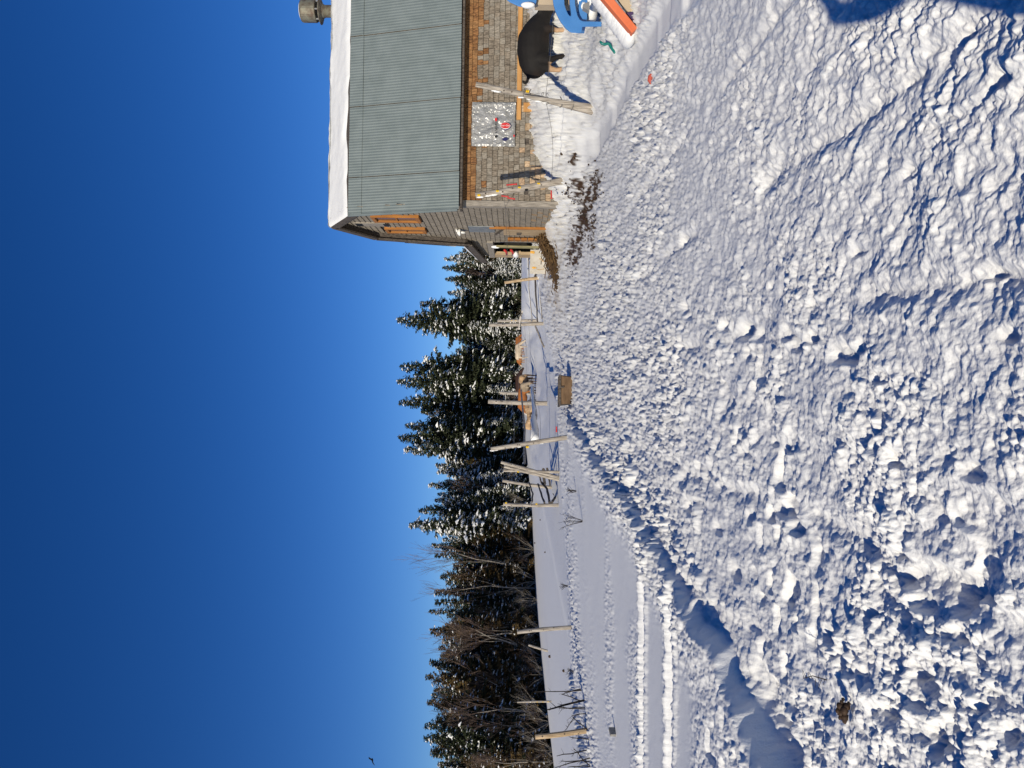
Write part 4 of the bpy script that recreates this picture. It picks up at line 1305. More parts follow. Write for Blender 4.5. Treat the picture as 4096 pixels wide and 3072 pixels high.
# ------------------------------------------------------------------ children's toys half buried in the snow
def climber():
    y = 11.6
    o = at(2390, 60, y)
    root = thing('toddler_climber', tuple(o), 'blue and tan plastic toddler climber half buried in snow at the right', 'toy climber')
    def cr(cx, cy, yy=y): return at(2000 + cx / 3.687, cy / 3.687, yy) - o
    outer = [(790, 65), (815, 160), (850, 240), (900, 330), (980, 430), (1050, 482), (1130, 488), (1200, 480), (1212, 440), (1218, 396), (1500, 392), (1500, 318), (1225, 312), (1180, 290), (1145, 230), (1125, 150), (1110, 65), (1100, -160), (760, -160)]
    hole = [(952, 65), (975, 140), (1005, 205), (1035, 240), (1050, 225), (1045, 160), (1030, 65), (1025, -90), (945, -90)]
    bm = bmesh.new()
    d = Vector((.06, .13, 0))
    def loop(pts): return [bm.verts.new(cr(*p)) for p in pts]
    lo, lh = loop(outer), loop(hole)
    es = [bm.edges.new((l[i], l[(i + 1) % len(l)])) for l in (lo, lh) for i in range(len(l))]
    r = bmesh.ops.triangle_fill(bm, use_beauty=True, edges=es)
    faces = [g for g in r['geom'] if isinstance(g, bmesh.types.BMFace)]
    ext = bmesh.ops.extrude_face_region(bm, geom=faces)
    bmesh.ops.translate(bm, vec=d, verts=[v for v in ext['geom'] if isinstance(v, bmesh.types.BMVert)])
    bmesh.ops.recalc_face_normals(bm, faces=bm.faces)
    me = bpy.data.meshes.new('side_panel')
    bm.to_mesh(me)
    bm.free()
    p = obj('side_panel', me, M_BLUEP, root, False, False)
    bv = p.modifiers.new('bevel', 'BEVEL')
    bv.width = .018; bv.segments = 3; bv.limit_method = 'ANGLE'; bv.angle_limit = R(50)
    # step between the panels
    mb = MB()
    a = cr(1170, 215)
    mb.box((a.x, .135, a.z - .13), (a.x + .6, .62, a.z))
    obj('step', mb, M_BLUEP, root, False, False)
    me2 = me.copy()
    q = obj('side_panel', me2, M_BLUEP, root, False, False)
    q.location = (.46, .63, 0)
    mb = MB()
    a, b = at(2140, 4, y + .2) - o, at(2330, 4, y + .2) - o
    mb.box((a.x - .055, a.y, b.z), (a.x + .5, a.y + .18, a.z))
    obj('tan_pillar', mb, M_TANP, root, False, False)
    # roof: blue hood with a pocket of snow
    hood = [(2026, 0), (2040, 10), (2075, 26), (2100, 31), (2140, 26), (2147, 6), (2147, -60), (2005, -60)]
    bm = bmesh.new()
    vsl = [bm.verts.new(at(px, py, y + .1) - o) for px, py in hood]
    f = bm.faces.new(vsl)
    ext = bmesh.ops.extrude_face_region(bm, geom=[f])
    bmesh.ops.translate(bm, vec=(.2, .4, 0), verts=[v for v in ext['geom'] if isinstance(v, bmesh.types.BMVert)])
    bmesh.ops.recalc_face_normals(bm, faces=bm.faces)
    me = bpy.data.meshes.new('hood')
    bm.to_mesh(me); bm.free()
    h = obj('hood', me, M_BLUEP, root, False, False)
    bv = h.modifiers.new('bevel', 'BEVEL'); bv.width = .02; bv.segments = 3
    mb = MB()
    c = at(2112, 21, y + .08) - o
    mb.ball(c, 1, 14, random.Random(3), .06, (.045, .06, .105))
    obj('snow_pocket', mb, M_SNOW, root, True, False)
    mb = MB()
    for px, py, rx, rz in ((2310, 18, .16, .13), (2340, 0, .2, .15), (2330, 50, .1, .08), (2365, 60, .12, .09), (2370, 20, .16, .1)):
        c = at(px, py, y + .35) - o
        mb.ball(c, 1, 12, random.Random(px), .08, (rx, .25, rz))
    obj('snow_load', mb, M_SNOW, root, True, False)
    # grey wedge on it
    y2 = 11.3
    c = at(2358, 24, y2)
    r2 = thing('plastic_wedge', tuple(c), 'small grey wedge sticking from the snow by the blue climber', 'toy part')
    mb = MB()
    s = y2 / F_PX
    mb.add([(-20 * s, 0, 0), (19 * s, 0, 0), (7 * s, 0, 26 * s), (-6 * s, 0, 26 * s), (-20 * s, .1, 0), (19 * s, .1, 0), (7 * s, .1, 26 * s), (-6 * s, .1, 26 * s)],
           [(0, 1, 2, 3), (7, 6, 5, 4), (0, 4, 5, 1), (1, 5, 6, 2), (2, 6, 7, 3), (3, 7, 4, 0)])
    obj('wedge', mb, M_GREYP, r2, False, False)
climber()

def slide():
    y = 9.6
    o = hit(2552, 110)
    y = o.y
    root = thing('toy_slide', tuple(o), 'orange toy slide tipped on the snow with tan base under it', 'toy slide')
    def q(px, py, yy): return at(px, py, yy) - o
    # orange side rail: a thick slanting beam, running out of the picture
    pts = [(2418, 0), (2529, 132), (2551, 110), (2461, 0)]
    ex = [(2418 - 84, -100), (2529, 132), (2551, 110), (2461 - 84, -100)]
    def prism(pp, y0, y1, name, m, bevel=.012):
        bm = bmesh.new()
        v = [bm.verts.new(q(px, py, y0)) for px, py in pp]
        f = bm.faces.new(v)
        e = bmesh.ops.extrude_face_region(bm, geom=[f])
        bmesh.ops.translate(bm, vec=(0, y1 - y0, 0), verts=[g for g in e['geom'] if isinstance(g, bmesh.types.BMVert)])
        bmesh.ops.recalc_face_normals(bm, faces=bm.faces)
        me = bpy.data.meshes.new(name)
        bm.to_mesh(me); bm.free()
        ob = obj(name, me, m, root, False, False)
        if bevel:
            bv = ob.modifiers.new('bevel', 'BEVEL'); bv.width = bevel; bv.segments = 3
        return ob
    prism(ex, y - .05, y + .07, 'side_rail', M_ORP)
    prism(ex, y + .42, y + .54, 'side_rail', M_ORP)
    prism([(2425 - 84, -100), (2527, 125), (2536, 118), (2434 - 84, -100)], y + .071, y + .419, 'slide_bed', M_ORP, 0)
    prism([(2466, 0 - 20), (2500, 48), (2531, 44), (2562, 16), (2568, -20), (2568, -120), (2420, -120)], y + .10, y + .40, 'base_block', M_TANP)
    prism([(2503, 49), (2549, 105), (2556, 78), (2532, 45)], y + .02, y + .12, 'shadow_wedge', M_SHADEPURP)  # added piece: shadow under the slide, painted as a purple wedge
    mb = MB()
    rg = random.Random(3)
    n = 16
    for k in range(n):
        t = k / (n - 1)
        px, py = 2395 + (2520 - 2395) * t, -30 + (150 + 30) * t
        c = q(px, py, y + .25) + Vector((.02, 0, .02))
        mb.ball(c, 1, 12, rg, .07, (.15, .24, .10))
    obj('snow_load', mb, M_SNOW, root, True, False)
slide()

def teal_hook():
    y = hit(2462, 210).y
    o = at(2462, 210, y)
    root = thing('curved_toy_bar', tuple(o), 'dark teal curved plastic handle poking out of the snow', 'toy part')
    mb = MB()
    pts = [at(2000 + a / 3.687, b / 3.687, y) - o for a, b in ((1475, 608), (1500, 640), (1545, 655), (1590, 640), (1615, 655), (1640, 700), (1690, 770), (1730, 830))]
    r = 22 / 3.687 * y / F_PX
    mb.tube(pts, [r * .7, r, r, r, r, r, r * .95, r], 10)
    obj('bar', mb, M_TEAL, root, True, False)
    y = hit(2620, 310).y
    o = at(2622, 330, y)
    root = thing('toy_fragment', tuple(o), 'curved red plastic piece sticking up from the trodden trail', 'toy part')
    mb = MB()
    pts = [at(2400 + a / 2.212, b / 2.212, y) - o for a, b in ((500, 635), (470, 650), (445, 680), (440, 710), (455, 735), (490, 760))]
    r = 17 / 2.212 * y / F_PX
    mb.tube(pts, [r * .4, r, r * 1.3, r * 1.2, r, r], 10)
    obj('shell', mb, M_RED if False else mat('faded_red_plastic', (.42, .08, .06), (.5, .11, .07), 6, .5), root, True, False)
teal_hook()

# ------------------------------------------------------------------ small things on the snow
def bits():
    o = hit(2462, 2930)
    s = o.y / F_PX
    o.z = gzd(o.x, o.y)
    root = thing('concrete_block', tuple(o), 'grey concrete block lying alone on the snow at the left', 'block')
    mb = MB()
    mb.box((-6 * s, -.05, -.02), (6 * s, .07, 24 * s))
    ob = obj('block', mb, M_CONC, root, False, False)
    root.rotation_euler = (R(4), R(5), R(-25))
    # dung heap
    o = hit(3430, 2842)
    o.z = max(gzd(o.x + q * .05, o.y + .03) for q in (-1, 0, 1))
    root = thing('dung_pile', tuple(o), 'dark brown heap of dung on the lumpy snow at the lower left', 'dung')
    rg = random.Random(5)
    mb = MB()
    s = o.y / F_PX
    for (dx, dz, r) in ((-38, 8, 11), (-22, 10, 17), (-8, 20, 16), (6, 14, 18), (18, 26, 14), (22, 6, 15), (34, 20, 9), (0, 36, 10), (30, -6, 9), (44, 12, 7), (-30, 24, 8), (12, -8, 10)):
        mb.ball((dx * s, -r * s * rg.uniform(0, 1.2), (dz + 6) * s + .02), r * s, 9, rg, .16, (1.1, 1, .85))
    obj('lump', mb, M_DUNG, root, True, False)
    for k, (px, py, r, l) in enumerate(((2162, 2080, 5, 'tiny dark clod on the smooth field, nearest the end post'), (2141, 2172, 6, 'dark round clod far out near the trees on the smooth field'),
                                     (2182, 2209, 6, 'dark round clod in mid field left of the far one'), (2202, 2626, 11, 'larger dark clod behind the tilted stake'), (2258, 2683, 11, 'largest dark clod, left of the lone pale post'),
                                     (2250, 615, 12, 'black clod on the snow below the sack wall'))):
        p = hit(px, py)
        mb = MB()
        mb.ball((0, 0, 0), r * p.y / F_PX * .55, 9, random.Random(k), .08)
        r2 = obj('clod', mb, M_DUNG, None, True)
        r2.location = p + Vector((0, 0, r * p.y / F_PX * .3))
        tag(r2, l, 'clod', 'dark clods on the snow')
    # little brown clods in the stained snow
    rg = np.random.RandomState(8)
    mb = MB()
    for cx, cy, rx, ry, k in STAIN:
        for _ in range(26):
            x, y = cx + rg.normal(0, rx * .7), cy + rg.normal(0, ry * .7)
            r = rg.uniform(.008, .026)
            z = float(zb(np.array([x]), np.array([y]))[0] + detail(np.array([x]), np.array([y]))[0])
            mb.ball((x, y, z + r * .4), r, 6, random.Random(int(rg.randint(9999))), .2)
    tag(obj('manure_crumbs', mb, M_DUNG), 'dark manure crumbs scattered on the stained snow', 'manure', kind='stuff')
bits()

def stems():
    K = 4.46
    S = [(((515, 305), (1350, 285)), 12), (((1010, 345), (1340, 245)), 14), (((1010, 345), (1400, 470)), 11), (((745, 615), (1390, 450)), 26), (((950, 580), (1410, 600)), 8),
         (((1190, 725), (1420, 695)), 9), (((1200, 735), (1460, 970)), 9), (((1080, 980), (1240, 735)), 6), (((920, 1450), (1480, 1330)), 14), (((1225, 1320), (1490, 1600)), 9), (((880, 1655), (1500, 1485)), 9), (((1000, 1535), (1490, 1540)), 7), (((960, 590), (1405, 575)), 6), (((1130, 1105), (1480, 1140)), 6), (((1120, 1640), (1500, 1620)), 7)]
    L = ['tall thin dark stem, nearest the lone pale post', 'dark bent stem forming the right arm of a tent shape', 'dark stem forming the left arm of a tent shape', 'thickest dark broken branch with shaggy tip, leaning',
         'slim dark stem under the shaggy branch', 'upper arm of the small triangle of stems', 'lower arm of the small triangle of stems', 'fine stem running up to the thick rough post', 'dark stick at the far left leaning right',
         'crossing stick at the far left leaning left', 'long fine stick at the picture edge, lowest', 'short level stick at the picture edge', 'second slim stem under the shaggy branch', 'fine stem hanging beside the thick rough post', 'last thin stick by the left picture edge']
    for k, ((a, b), wd) in enumerate(S):
        ax, ay, bx, by = 2020 + a[0] / K, 2700 + a[1] / K, 2020 + b[0] / K, 2700 + b[1] / K
        base = hit(bx + 8, by)
        y = base.y + .05
        A, B = at(ax, ay, y), at(bx, by, y)
        root = thing('dead_stem', tuple(base), L[k], 'stem', 'dead stems along the left field edge')
        r = max(wd / K * y / F_PX / 2 * 1.5, .010)
        rg = random.Random(k)
        pts = [base - Vector((0, 0, .15)) - base] + [B.lerp(A, t) + Vector((rg.uniform(-1, 1), 0, rg.uniform(-1, 1))) * .012 - base for t in (.0, .3, .55, .8, 1)]
        mb = MB()
        mb.tube(pts, [r, r, r * .95, r * .85, r * .7, r * .45], 6, jit=.12, rng=rg)
        for j in range(5):
            t = rg.uniform(.3, .95)
            p = B.lerp(A, t) - base
            mb.tube([p, p + Vector((rg.uniform(-.12, .12), rg.uniform(-.05, .05), rg.uniform(-.02, .14)))], [r * .35, r * .15], 4)
        obj('stick', mb, M_DEAD, root, False, False)
    # dry weeds
    for k, (px, py, hgt, l) in enumerate(((2330, 2085, 100, 'dry weed with fan of fine stems on the near snowbank'), (2272, 2345, 36, 'small dry weed tuft at the field edge'), (2300, 2690, 34, 'little bushy weed by the largest dark clod'),
                                        (2305, 1965, 40, 'low dry twigs below the smooth leaning post'))):
        b = hit(px, py)
        s = b.y / F_PX
        root = thing('dry_weed', tuple(b), l, 'weed', 'dry weeds in the snow')
        rg = random.Random(40 + k)
        mb = MB()
        for j in range(9):
            d = Vector((rg.uniform(-.45, .45), rg.uniform(-.3, .3), 1)) * hgt * s * rg.uniform(.5, 1)
            mb.tube([(0, 0, -.05), d * .5 + Vector((rg.uniform(-.03, .03), 0, 0)), d], [.005, .004, .002], 4)
            for q in range(2):
                p = d * rg.uniform(.45, .9)
                mb.tube([p, p + Vector((rg.uniform(-.1, .1), rg.uniform(-.05, .05), rg.uniform(.04, .12)))], [.003, .0015], 4)
        obj('stem', mb, M_DEAD, root, False, False)
    # spruce twig on the rubble
    o = hit(3310, 2720)
    o.z = gzd(o.x, o.y)
    root = thing('twig', tuple(o), 'bare dark twig with needles stuck in the lumpy snow near the dung', 'twig')
    mb = MB()
    s = o.y / F_PX
    main = [(0, 0, -.01), (.02, .0, 50 * s), (.01, -.01, 90 * s)]
    main = [Vector((a, b, c + .01)) for a, b, c in main]
    mb.tube(main, [.003, .0025, .0015], 5)
    rg = random.Random(2)
    for j in range(8):
        p = main[0].lerp(main[2], j / 8 + .1)
        mb.tube([p, p + Vector((rg.choice((-1, 1)) * rg.uniform(.02, .05), -.01, rg.uniform(.0, .03)))], [.0015, .001], 4)
    obj('stick', mb, M_DEAD, root, False, False)
stems()

def bird():
    y = 55
    o = at(1490, 3041, y)
    root = thing('bird', tuple(o), 'dark bird flying in the blue sky with wings spread', 'bird')
    def coat(c): return np.full((len(c), 3), (.012, .012, .015))
    me = fuse('body', [[((-.16, 0, 0), .025), ((-.05, 0, .0), .055), ((.08, 0, .01), .055), ((.16, 0, .03), .035), ((.21, 0, .025), .012)], [((-.14, 0, 0), (.03, .04, .012)), ((-.26, 0, -.01), (.04, .06, .008))]], .012, coat, 2)
    obj('body', me, M_COAT, root, False, False)
    for s, up_ in ((-1, .16), (1, -.02)):
        mb = MB()
        pts = [((.09, 0, .02), (-.06, 0, .02)), ((.12, .16 * s, .06 + up_ * .6), (-.05, .16 * s, .05 + up_ * .5)), ((.06, .32 * s, .04 + up_), (-.08, .31 * s, .03 + up_)), ((-.06, .45 * s, up_ - .02), (-.10, .44 * s, up_ - .03))]
        vs = []
        for a, b in pts:
            vs += [a, b, (a[0], a[1], a[2] - .012), (b[0], b[1], b[2] - .006)]
        fs = []
        for i in range(3):
            q = i * 4
            fs += [(q, q + 1, q + 5, q + 4), (q + 2, q + 6, q + 7, q + 3), (q, q + 4, q + 6, q + 2), (q + 1, q + 3, q + 7, q + 5)]
        mb.add(vs, fs)
        obj('wing', mb, M_BLACK, root, False, False)
    root.rotation_euler = (R(-12), R(-8), R(70))
bird()

def photographer():
    # whoever took the picture: stands right behind the lens and throws the shadow at the lower right
    g = gz(0, -.45)
    root = thing('person', (-0.13, -.42, g), 'person in a dark coat at the viewpoint, both arms raised, casting the corner shadow', 'person')
    def coat(c):
        out = np.full((len(c), 3), (.03, .03, .045))
        out[c[:, 2] < .8] = (.02, .025, .05)
        out[(c[:, 2] > 1.5) & (np.abs(c[:, 0]) < .1) & (c[:, 1] < .2)] = (.42, .27, .2)
        return out
    body = [((0, 0, .62), (.29, .18, .06)), ((0, 0, .9), (.27, .17, .12)), ((0, 0, 1.1), (.29, .17, .14)), ((0, .0, 1.32), (.26, .15, .14)), ((0, 0, 1.45), (.15, .10, .06)), ((0, .01, 1.54), (.06, .06, .05)), ((0, .02, 1.66), (.085, .105, .12)), ((0, .01, 1.72), (.09, .105, .10))]
    arms = [[((s * .2, 0, 1.40), .075), ((s * .27, .10, 1.45), .07), ((s * .27, .24, 1.53), .055), ((s * .14, .31, 1.56), .045), ((s * .12, .34, 1.58), (.035, .03, .05))] for s in (-1, 1)]
    legs = [[((s * .10, 0, .9), (.12, .12, .1)), ((s * .11, .02, .5), .075), ((s * .12, 0, .1), .06), ((s * .12, .1, .05), (.055, .12, .05))] for s in (-1, 1)]
    me = fuse('body', [body] + arms + legs, .03, coat, 3)
    obj('body', me, M_COAT, root, False, False)
    def cap(c): return np.full((len(c), 3), (.05, .012, .012))
    me = fuse('hat', [[((0, .01, 1.76), (.105, .12, .06)), ((0, .01, 1.81), (.08, .09, .05))]], .02, cap, 2)
    obj('hat', me, M_COAT, root, False, False)
photographer()

# ------------------------------------------------------------------ forest
def quads_mesh(name, V, C_, tri=False):
    V = np.asarray(V, np.float32)
    k = V.shape[1]
    idx = np.arange(V.shape[0] * k).reshape(-1, k)
    me = np_mesh(name, V.reshape(-1, 3), idx, False)
    if C_ is not None:
        set_col(me, np.repeat(np.asarray(C_, np.float32), k, 0))
    return me
def spruce(seed, width=0.40, snow=0.4, dens=1.0, olive=0.0, bare=0.0):
    """a tree ten units tall: returns trunk, foliage and snow meshes"""
    rg = np.random.RandomState(seed)
    H = 10.0
    FV, FC, SV = [], [], []
    sag = rg.uniform(.15, .35)
    nbr = int(300 * dens)
    lump = rg.uniform(0, 6.28, 5)
    for bi in range(nbr):
        frac = 0.03 + bare + (0.955 - bare) * ((bi + rg.rand()) / nbr) ** 0.90
        z0 = frac * H
        Lm = width * H / 2 * (1 - frac) ** 0.80 * (1 if frac > .16 else .55 + 2.8 * frac)
        a = rg.uniform(0, 6.28)
        # the outline is uneven: some sides and heights reach further
        Lm *= 1 + .16 * math.sin(2 * a + lump[0]) + .18 * math.sin(z0 * 2.3 + a + lump[1]) + .12 * math.sin(z0 * 5.1 + 2 * a + lump[2])
        L = max(.10, Lm * rg.uniform(.55, 1.2))
        rise = .95 * frac - .28 + rg.normal(0, .06)
        d = np.array([math.cos(a), math.sin(a), 0])
        s_ = np.array([-math.sin(a), math.cos(a), 0])
        ns = max(3, int(L / .10))
        bsnow = snow * (0.20 + 2.6 * max(0, math.sin(z0 * 1.7 + 1.5 * a + lump[3]) * .5 + .35 + rg.normal(0, .25)))
        shade = rg.uniform(.65, 1.35)
        isol = rg.rand() < olive
        for k in range(ns):
            t = (k + rg.rand()) / ns
            if t < .10: continue
            p = d * L * t + np.array([0, 0, z0 + L * (rise * t - sag * t * t * (1.15 - frac)) + .10 * L * max(0, t - .7)])
            for q in range(3):
                side = (-1, 1, rg.choice((-.3, .3)))[q]
                ln = min((.10 + .27 * L * (1 - t) ** .8) * rg.uniform(.7, 1.3) + .09, .60)
                dr = d * rg.uniform(.35, .9) + s_ * side * rg.uniform(.5, 1.0) + np.array([0, 0, rg.uniform(-.75, .05) + .5 * max(0, frac - .75)])
                dr = dr / np.linalg.norm(dr)
                wv = np.cross(dr, np.array([rg.normal(0, .6), rg.normal(0, .6), 1.0]))
                wv = wv / (np.linalg.norm(wv) + 1e-6) * ln * rg.uniform(.17, .30)
                pp = p + s_ * rg.normal(0, .03) + np.array([0, 0, rg.normal(0, .03)])
                m_ = pp + dr * ln * .5
                FV.append([pp, m_ + wv, pp + dr * ln, m_ - wv])
                g = rg.uniform(.7, 1.35) * shade
                FC.append((.115 * g, .076 * g, .032 * g) if isol or rg.rand() < olive * .4 else (.043 * g, .052 * g, .027 * g))
            if rg.rand() < bsnow * (.30 + .8 * t):
                sl = rg.choice((.06, .08, .10, .13, .17, .22, .30)) * rg.uniform(.8, 1.2) * (.6 + .4 * min(1, L)) * (.7 + .5 * snow)
                c = p + np.array([0, 0, .05]) + s_ * rg.normal(0, .10 + .12 * L * (1 - t))
                dd = d * sl * rg.uniform(.7, 1.5) + np.array([0, 0, -sl * rg.uniform(.15, .65)])
                ss = s_ * sl * rg.uniform(.4, .9) + np.array([0, 0, -sl * rg.uniform(.0, .4)])
                ss2 = -s_ * sl * rg.uniform(.4, .9) + np.array([0, 0, -sl * rg.uniform(.0, .4)])
                topc = c + np.array([0, 0, sl * .30])
                e = [c + dd, c + ss, c - dd * .7 + np.array([0, 0, -sl * .2]), c + ss2]
                for q in range(4):
                    SV.append([topc, e[q], e[(q + 1) % 4]])
    mb = MB()
    mb.tube([(0, 0, -.4), (0, 0, 2), (rg.normal(0, .03), 0, 6), (0, 0, 9.9)], [.17, .14, .07, .012], 7)
    tr = mb.mesh('trunk')
    tr.materials.append(M_BARK)
    fo = quads_mesh('crown', FV, FC)
    fo.materials.append(M_NEEDLE)
    sn = quads_mesh('snow', np.array(SV), None) if SV else None
    if sn: sn.materials.append(M_SNOW)
    return tr, fo, sn
def make_tree(name, meshes):
    tr, fo, sn = meshes
    root = bpy.data.objects.new(name, None)
    t = bpy.data.objects.new('trunk', tr); col.objects.link(t); t.parent = root
    c = bpy.data.objects.new('crown', fo); col.objects.link(c); c.parent = root
    if sn:
        s = bpy.data.objects.new('snow', sn); col.objects.link(s); s.parent = c
    return root
def bare_tree(seed, spread=0.5, n0=3, bark=None, twig=None, lean=0.0, stems=1, depth=5, fine=1.0):
    rg = random.Random(seed)
    mt, mw = MB(), MB()
    def grow(p, d, L, r, lv):
        if lv > depth: return
        k = 3
        pts, q = [p], p
        dd = d
        for j in range(k):
            dd = (dd + Vector((rg.gauss(0, .10), rg.gauss(0, .10), rg.gauss(.05, .05)))).normalized()
            q = q + dd * L / k
            pts.append(q)
        rad = [r * (1 - .45 * j / k) for j in range(k + 1)]
        (mt if lv < 2 else mw).tube(pts, rad, 6 if lv < 2 else 3, cap=False)
        nb = (3 if lv < 3 else 3)
        for j in range(nb):
            t = rg.uniform(.35, 1.0) if j else 1.0
            b = pts[0].lerp(pts[-1], t) if t < 1 else pts[-1]
            s = Vector((rg.gauss(0, 1), rg.gauss(0, 1), rg.gauss(.1, .5))).normalized()
            nd = (dd + s * spread * (rg.uniform(.6, 1.2) if j else .35)).normalized()
            grow(b, nd, L * rg.uniform(.55, .78), max(rad[-1] * (.75 if j == 0 else .55), .009 * fine), lv + 1)
    for k in range(stems):
        a = 6.28 * k / stems + rg.uniform(0, 1)
        d = Vector((math.cos(a) * lean, math.sin(a) * lean, 1)).normalized()
        grow(Vector((math.cos(a) * .1 * (stems > 1), math.sin(a) * .1 * (stems > 1), -.2)), d, 4.2 if stems == 1 else rg.uniform(2.2, 3.4), .10 if stems == 1 else .06, 0)
    zmax = max(v[2] for v in mw.v)
    for mm in (mt, mw):
        mm.v = [(x * 10 / zmax, y * 10 / zmax, z * 10 / zmax) for x, y, z in mm.v]
    a, b = mt.mesh('trunk'), mw.mesh('branches')
    a.materials.append(bark or M_BARKL)
    b.materials.append(twig or M_TWIG)
    return a, b
def make_bare(name, meshes):
    root = bpy.data.objects.new(name, None)
    for nm, me in zip(('trunk', 'branches'), meshes):
        t = bpy.data.objects.new(nm, me); col.objects.link(t); t.parent = root
        if nm == 'branches': t['kind'] = 'stuff'
    return root

def forest():
    rg = random.Random(77)
    protos = {
        'tall': [make_tree('spruce', spruce(1, .50, .27)), make_tree('spruce', spruce(2, .58, .31)), make_tree('spruce', spruce(3, .46, .25))],
        'snowy': [make_tree('spruce', spruce(4, .46, .85)), make_tree('spruce', spruce(5, .40, .70))],
        'olive': [make_tree('cedar', spruce(6, .44, .16, 1.0, .85)), make_tree('cedar', spruce(7, .54, .20, 1.0, .75))],
        'narrow': [make_tree('fir', spruce(8, .24, .34, .9)), make_tree('fir', spruce(9, .20, .25, .8))],
        'young': [make_tree('young_spruce', spruce(10, .62, 1.15, .8))],
    }
    bare = [make_bare('bare_tree', bare_tree(1, .42)), make_bare('bare_tree', bare_tree(2, .5))]
    shrub = [make_bare('alder_shrub', bare_tree(3, .6, lean=.55, stems=7, depth=3, bark=M_BARKL, twig=M_BARKL)), make_bare('alder_shrub', bare_tree(4, .7, lean=.8, stems=8, depth=3, bark=M_BARKL, twig=M_TWIG)),
             make_bare('alder_shrub', bare_tree(5, .5, lean=.35, stems=9, depth=3, bark=M_TWIG, twig=M_TWIG))]
    used = set()
    PLACES = [(1000, 'beside the lean-to roof'), (1080, 'near the lean-to roof'), (1200, 'above the tan new post'), (1340, 'behind the tall straight post'), (1470, 'above the cream cow'), (1580, 'above the grey insulator post'), (1690, 'behind the tallest pale post'),
              (1830, 'behind the leaning post'), (1910, 'behind the crossed poles'), (1990, 'behind the smooth leaning post'), (2070, 'behind the end post'), (2180, 'left of the end post'), (2290, 'around the tallest bare tree'), (2380, 'around the second bare tree'), (2470, 'below the sharp spire'),
              (2560, 'behind the lone pale post'), (2660, 'behind the tilted stake'), (2760, 'right of the insulator stake'), (2860, 'behind the insulator stake'), (2970, 'behind the thick rough post'), (3080, 'at the left picture edge'), (9999, 'past the left edge')]
    def place(py):
        return next(t for a, t in PLACES if py < a)
    repeats = []
    def put(proto, px_top, py, dy, label, cat, group, wscale=1.0, hs=None, many=None):
        """stands a copy on the land at the column py of the photograph, dy metres behind the forest edge"""
        tx = (3072 - py - 1536) / F_PX
        D = float(np.interp(tx, TR_T, TR_Y)) + dy
        x = tx * D
        g = gz(x, D)
        top = at(px_top, py, D)
        h = hs if hs else max(1.0, top.z - g)
        s = h / 10.0
        ws = s * wscale
        if proto.name not in used and proto.name not in col.objects:
            used.add(proto.name)
            col.objects.link(proto)
            r = proto
            r.location = (top.x, D, g - .1)
            r.rotation_euler = (0, 0, rg.uniform(0, 6.28))
            r.scale = (ws, ws, s)
        else:
            r = copy_thing(proto, (top.x, D, g - .1), rg.uniform(0, 6.28), (ws, ws, s))
        tag(r, label, cat, group)
        if many is not None: repeats.append((many, r))
        return r
    T = protos
    sky_trees = [
        (1580, 1281, 1.0, 'tall', 1, 1.0, 'tallest wide spruce, first big one left of the barn'),
        (1672, 1216, 3.0, 'narrow', 0, 1.3, 'thin dark spire rising at the right shoulder of the tall wide spruce'),
        (1591, 1472, 2.5, 'tall', 0, 1.0, 'tall spruce, right one of the central close pair'),
        (1580, 1527, 0.5, 'tall', 1, .85, 'tall spruce, left one of the central close pair'),
        (1587, 1609, 2.0, 'tall', 2, 1.0, 'dense dark spruce directly above the tallest pale post'),
        (1612, 1703, 3.0, 'tall', 0, .9, 'shorter spruce between the two dark dense ones'),
        (1586, 1754, 1.0, 'tall', 2, 1.1, 'dark spruce with a slim pointed top above the leaning post'),
        (1608, 1798, 2.0, 'snowy', 1, 1.0, 'broad spruce sloping away at the left end of the tall group'),
        (1740, 1887, 2.0, 'snowy', 0, .9, 'low spruce in the dip above the crossed poles'),
        (1706, 1940, 1.0, 'snowy', 1, .9, 'pointed snowy spruce above the smooth leaning post'),
        (1742, 1977, 2.0, 'tall', 0, .8, 'small spruce just right of the straight end post'),
        (1731, 2001, .5, 'snowy', 0, .8, 'snow-heavy spruce over the straight end post'),
        (1665, 2042, 2.0, 'tall', 0, .9, 'right spruce of the pair left of the end post'),
        (1627, 2100, .0, 'snowy', 0, 1.0, 'snow-heavy tall spruce standing left of the end post'),
        (1719, 2183, 3.0, 'narrow', 0, 1.2, 'narrow fir at the right of the tallest bare tree'),
        (1730, 2222, 3.0, 'narrow', 1, 1.2, 'small narrow fir close beside the tallest bare tree'),
        (1728, 2369, 2.0, 'narrow', 0, 1.4, 'fir between the two bare treetops and the spire'),
        (1731, 2409, 3.0, 'narrow', 1, 1.5, 'short fir right of the sharp lone spire'),
        (1706, 2447, 2.0, 'narrow', 1, 1.0, 'sharp lone spire on the left skyline'),
        (1710, 2525, 1.0, 'olive', 0, 1.3, 'rounded brown-green cedar above the lone pale post'),
        (1708, 2653, 2.0, 'narrow', 0, 1.4, 'pointed fir left of the bare brush top'),
        (1693, 2709, 2.0, 'olive', 1, .9, 'knobbly cedar top above the largest dark clod'),
        (1698, 2810, 1.0, 'olive', 0, 1.0, 'brown-green cedar over the insulator stake'),
        (1688, 2902, 1.5, 'tall', 2, 1.0, 'right one of the two knobbly tops at the far left'),
        (1683, 2957, 1.0, 'tall', 0, .9, 'left one of the two knobbly tops at the far left'),
        (1710, 3015, 2.0, 'narrow', 0, 1.4, 'fir at the far left edge of the forest'),
        (1771, 1036, 2.0, 'snowy', 1, .9, 'spruce closest to the lean-to roof'),
        (1762, 1070, 4.0, 'tall', 0, .8, 'spruce with the highest top between barn and tall group'),
        (1775, 1117, 2.0, 'tall', 2, 1.0, 'dark spruce above the tan new post'),
        (1784, 1171, 3.0, 'snowy', 0, .9, 'snowy spruce at the right foot of the tall wide spruce')]
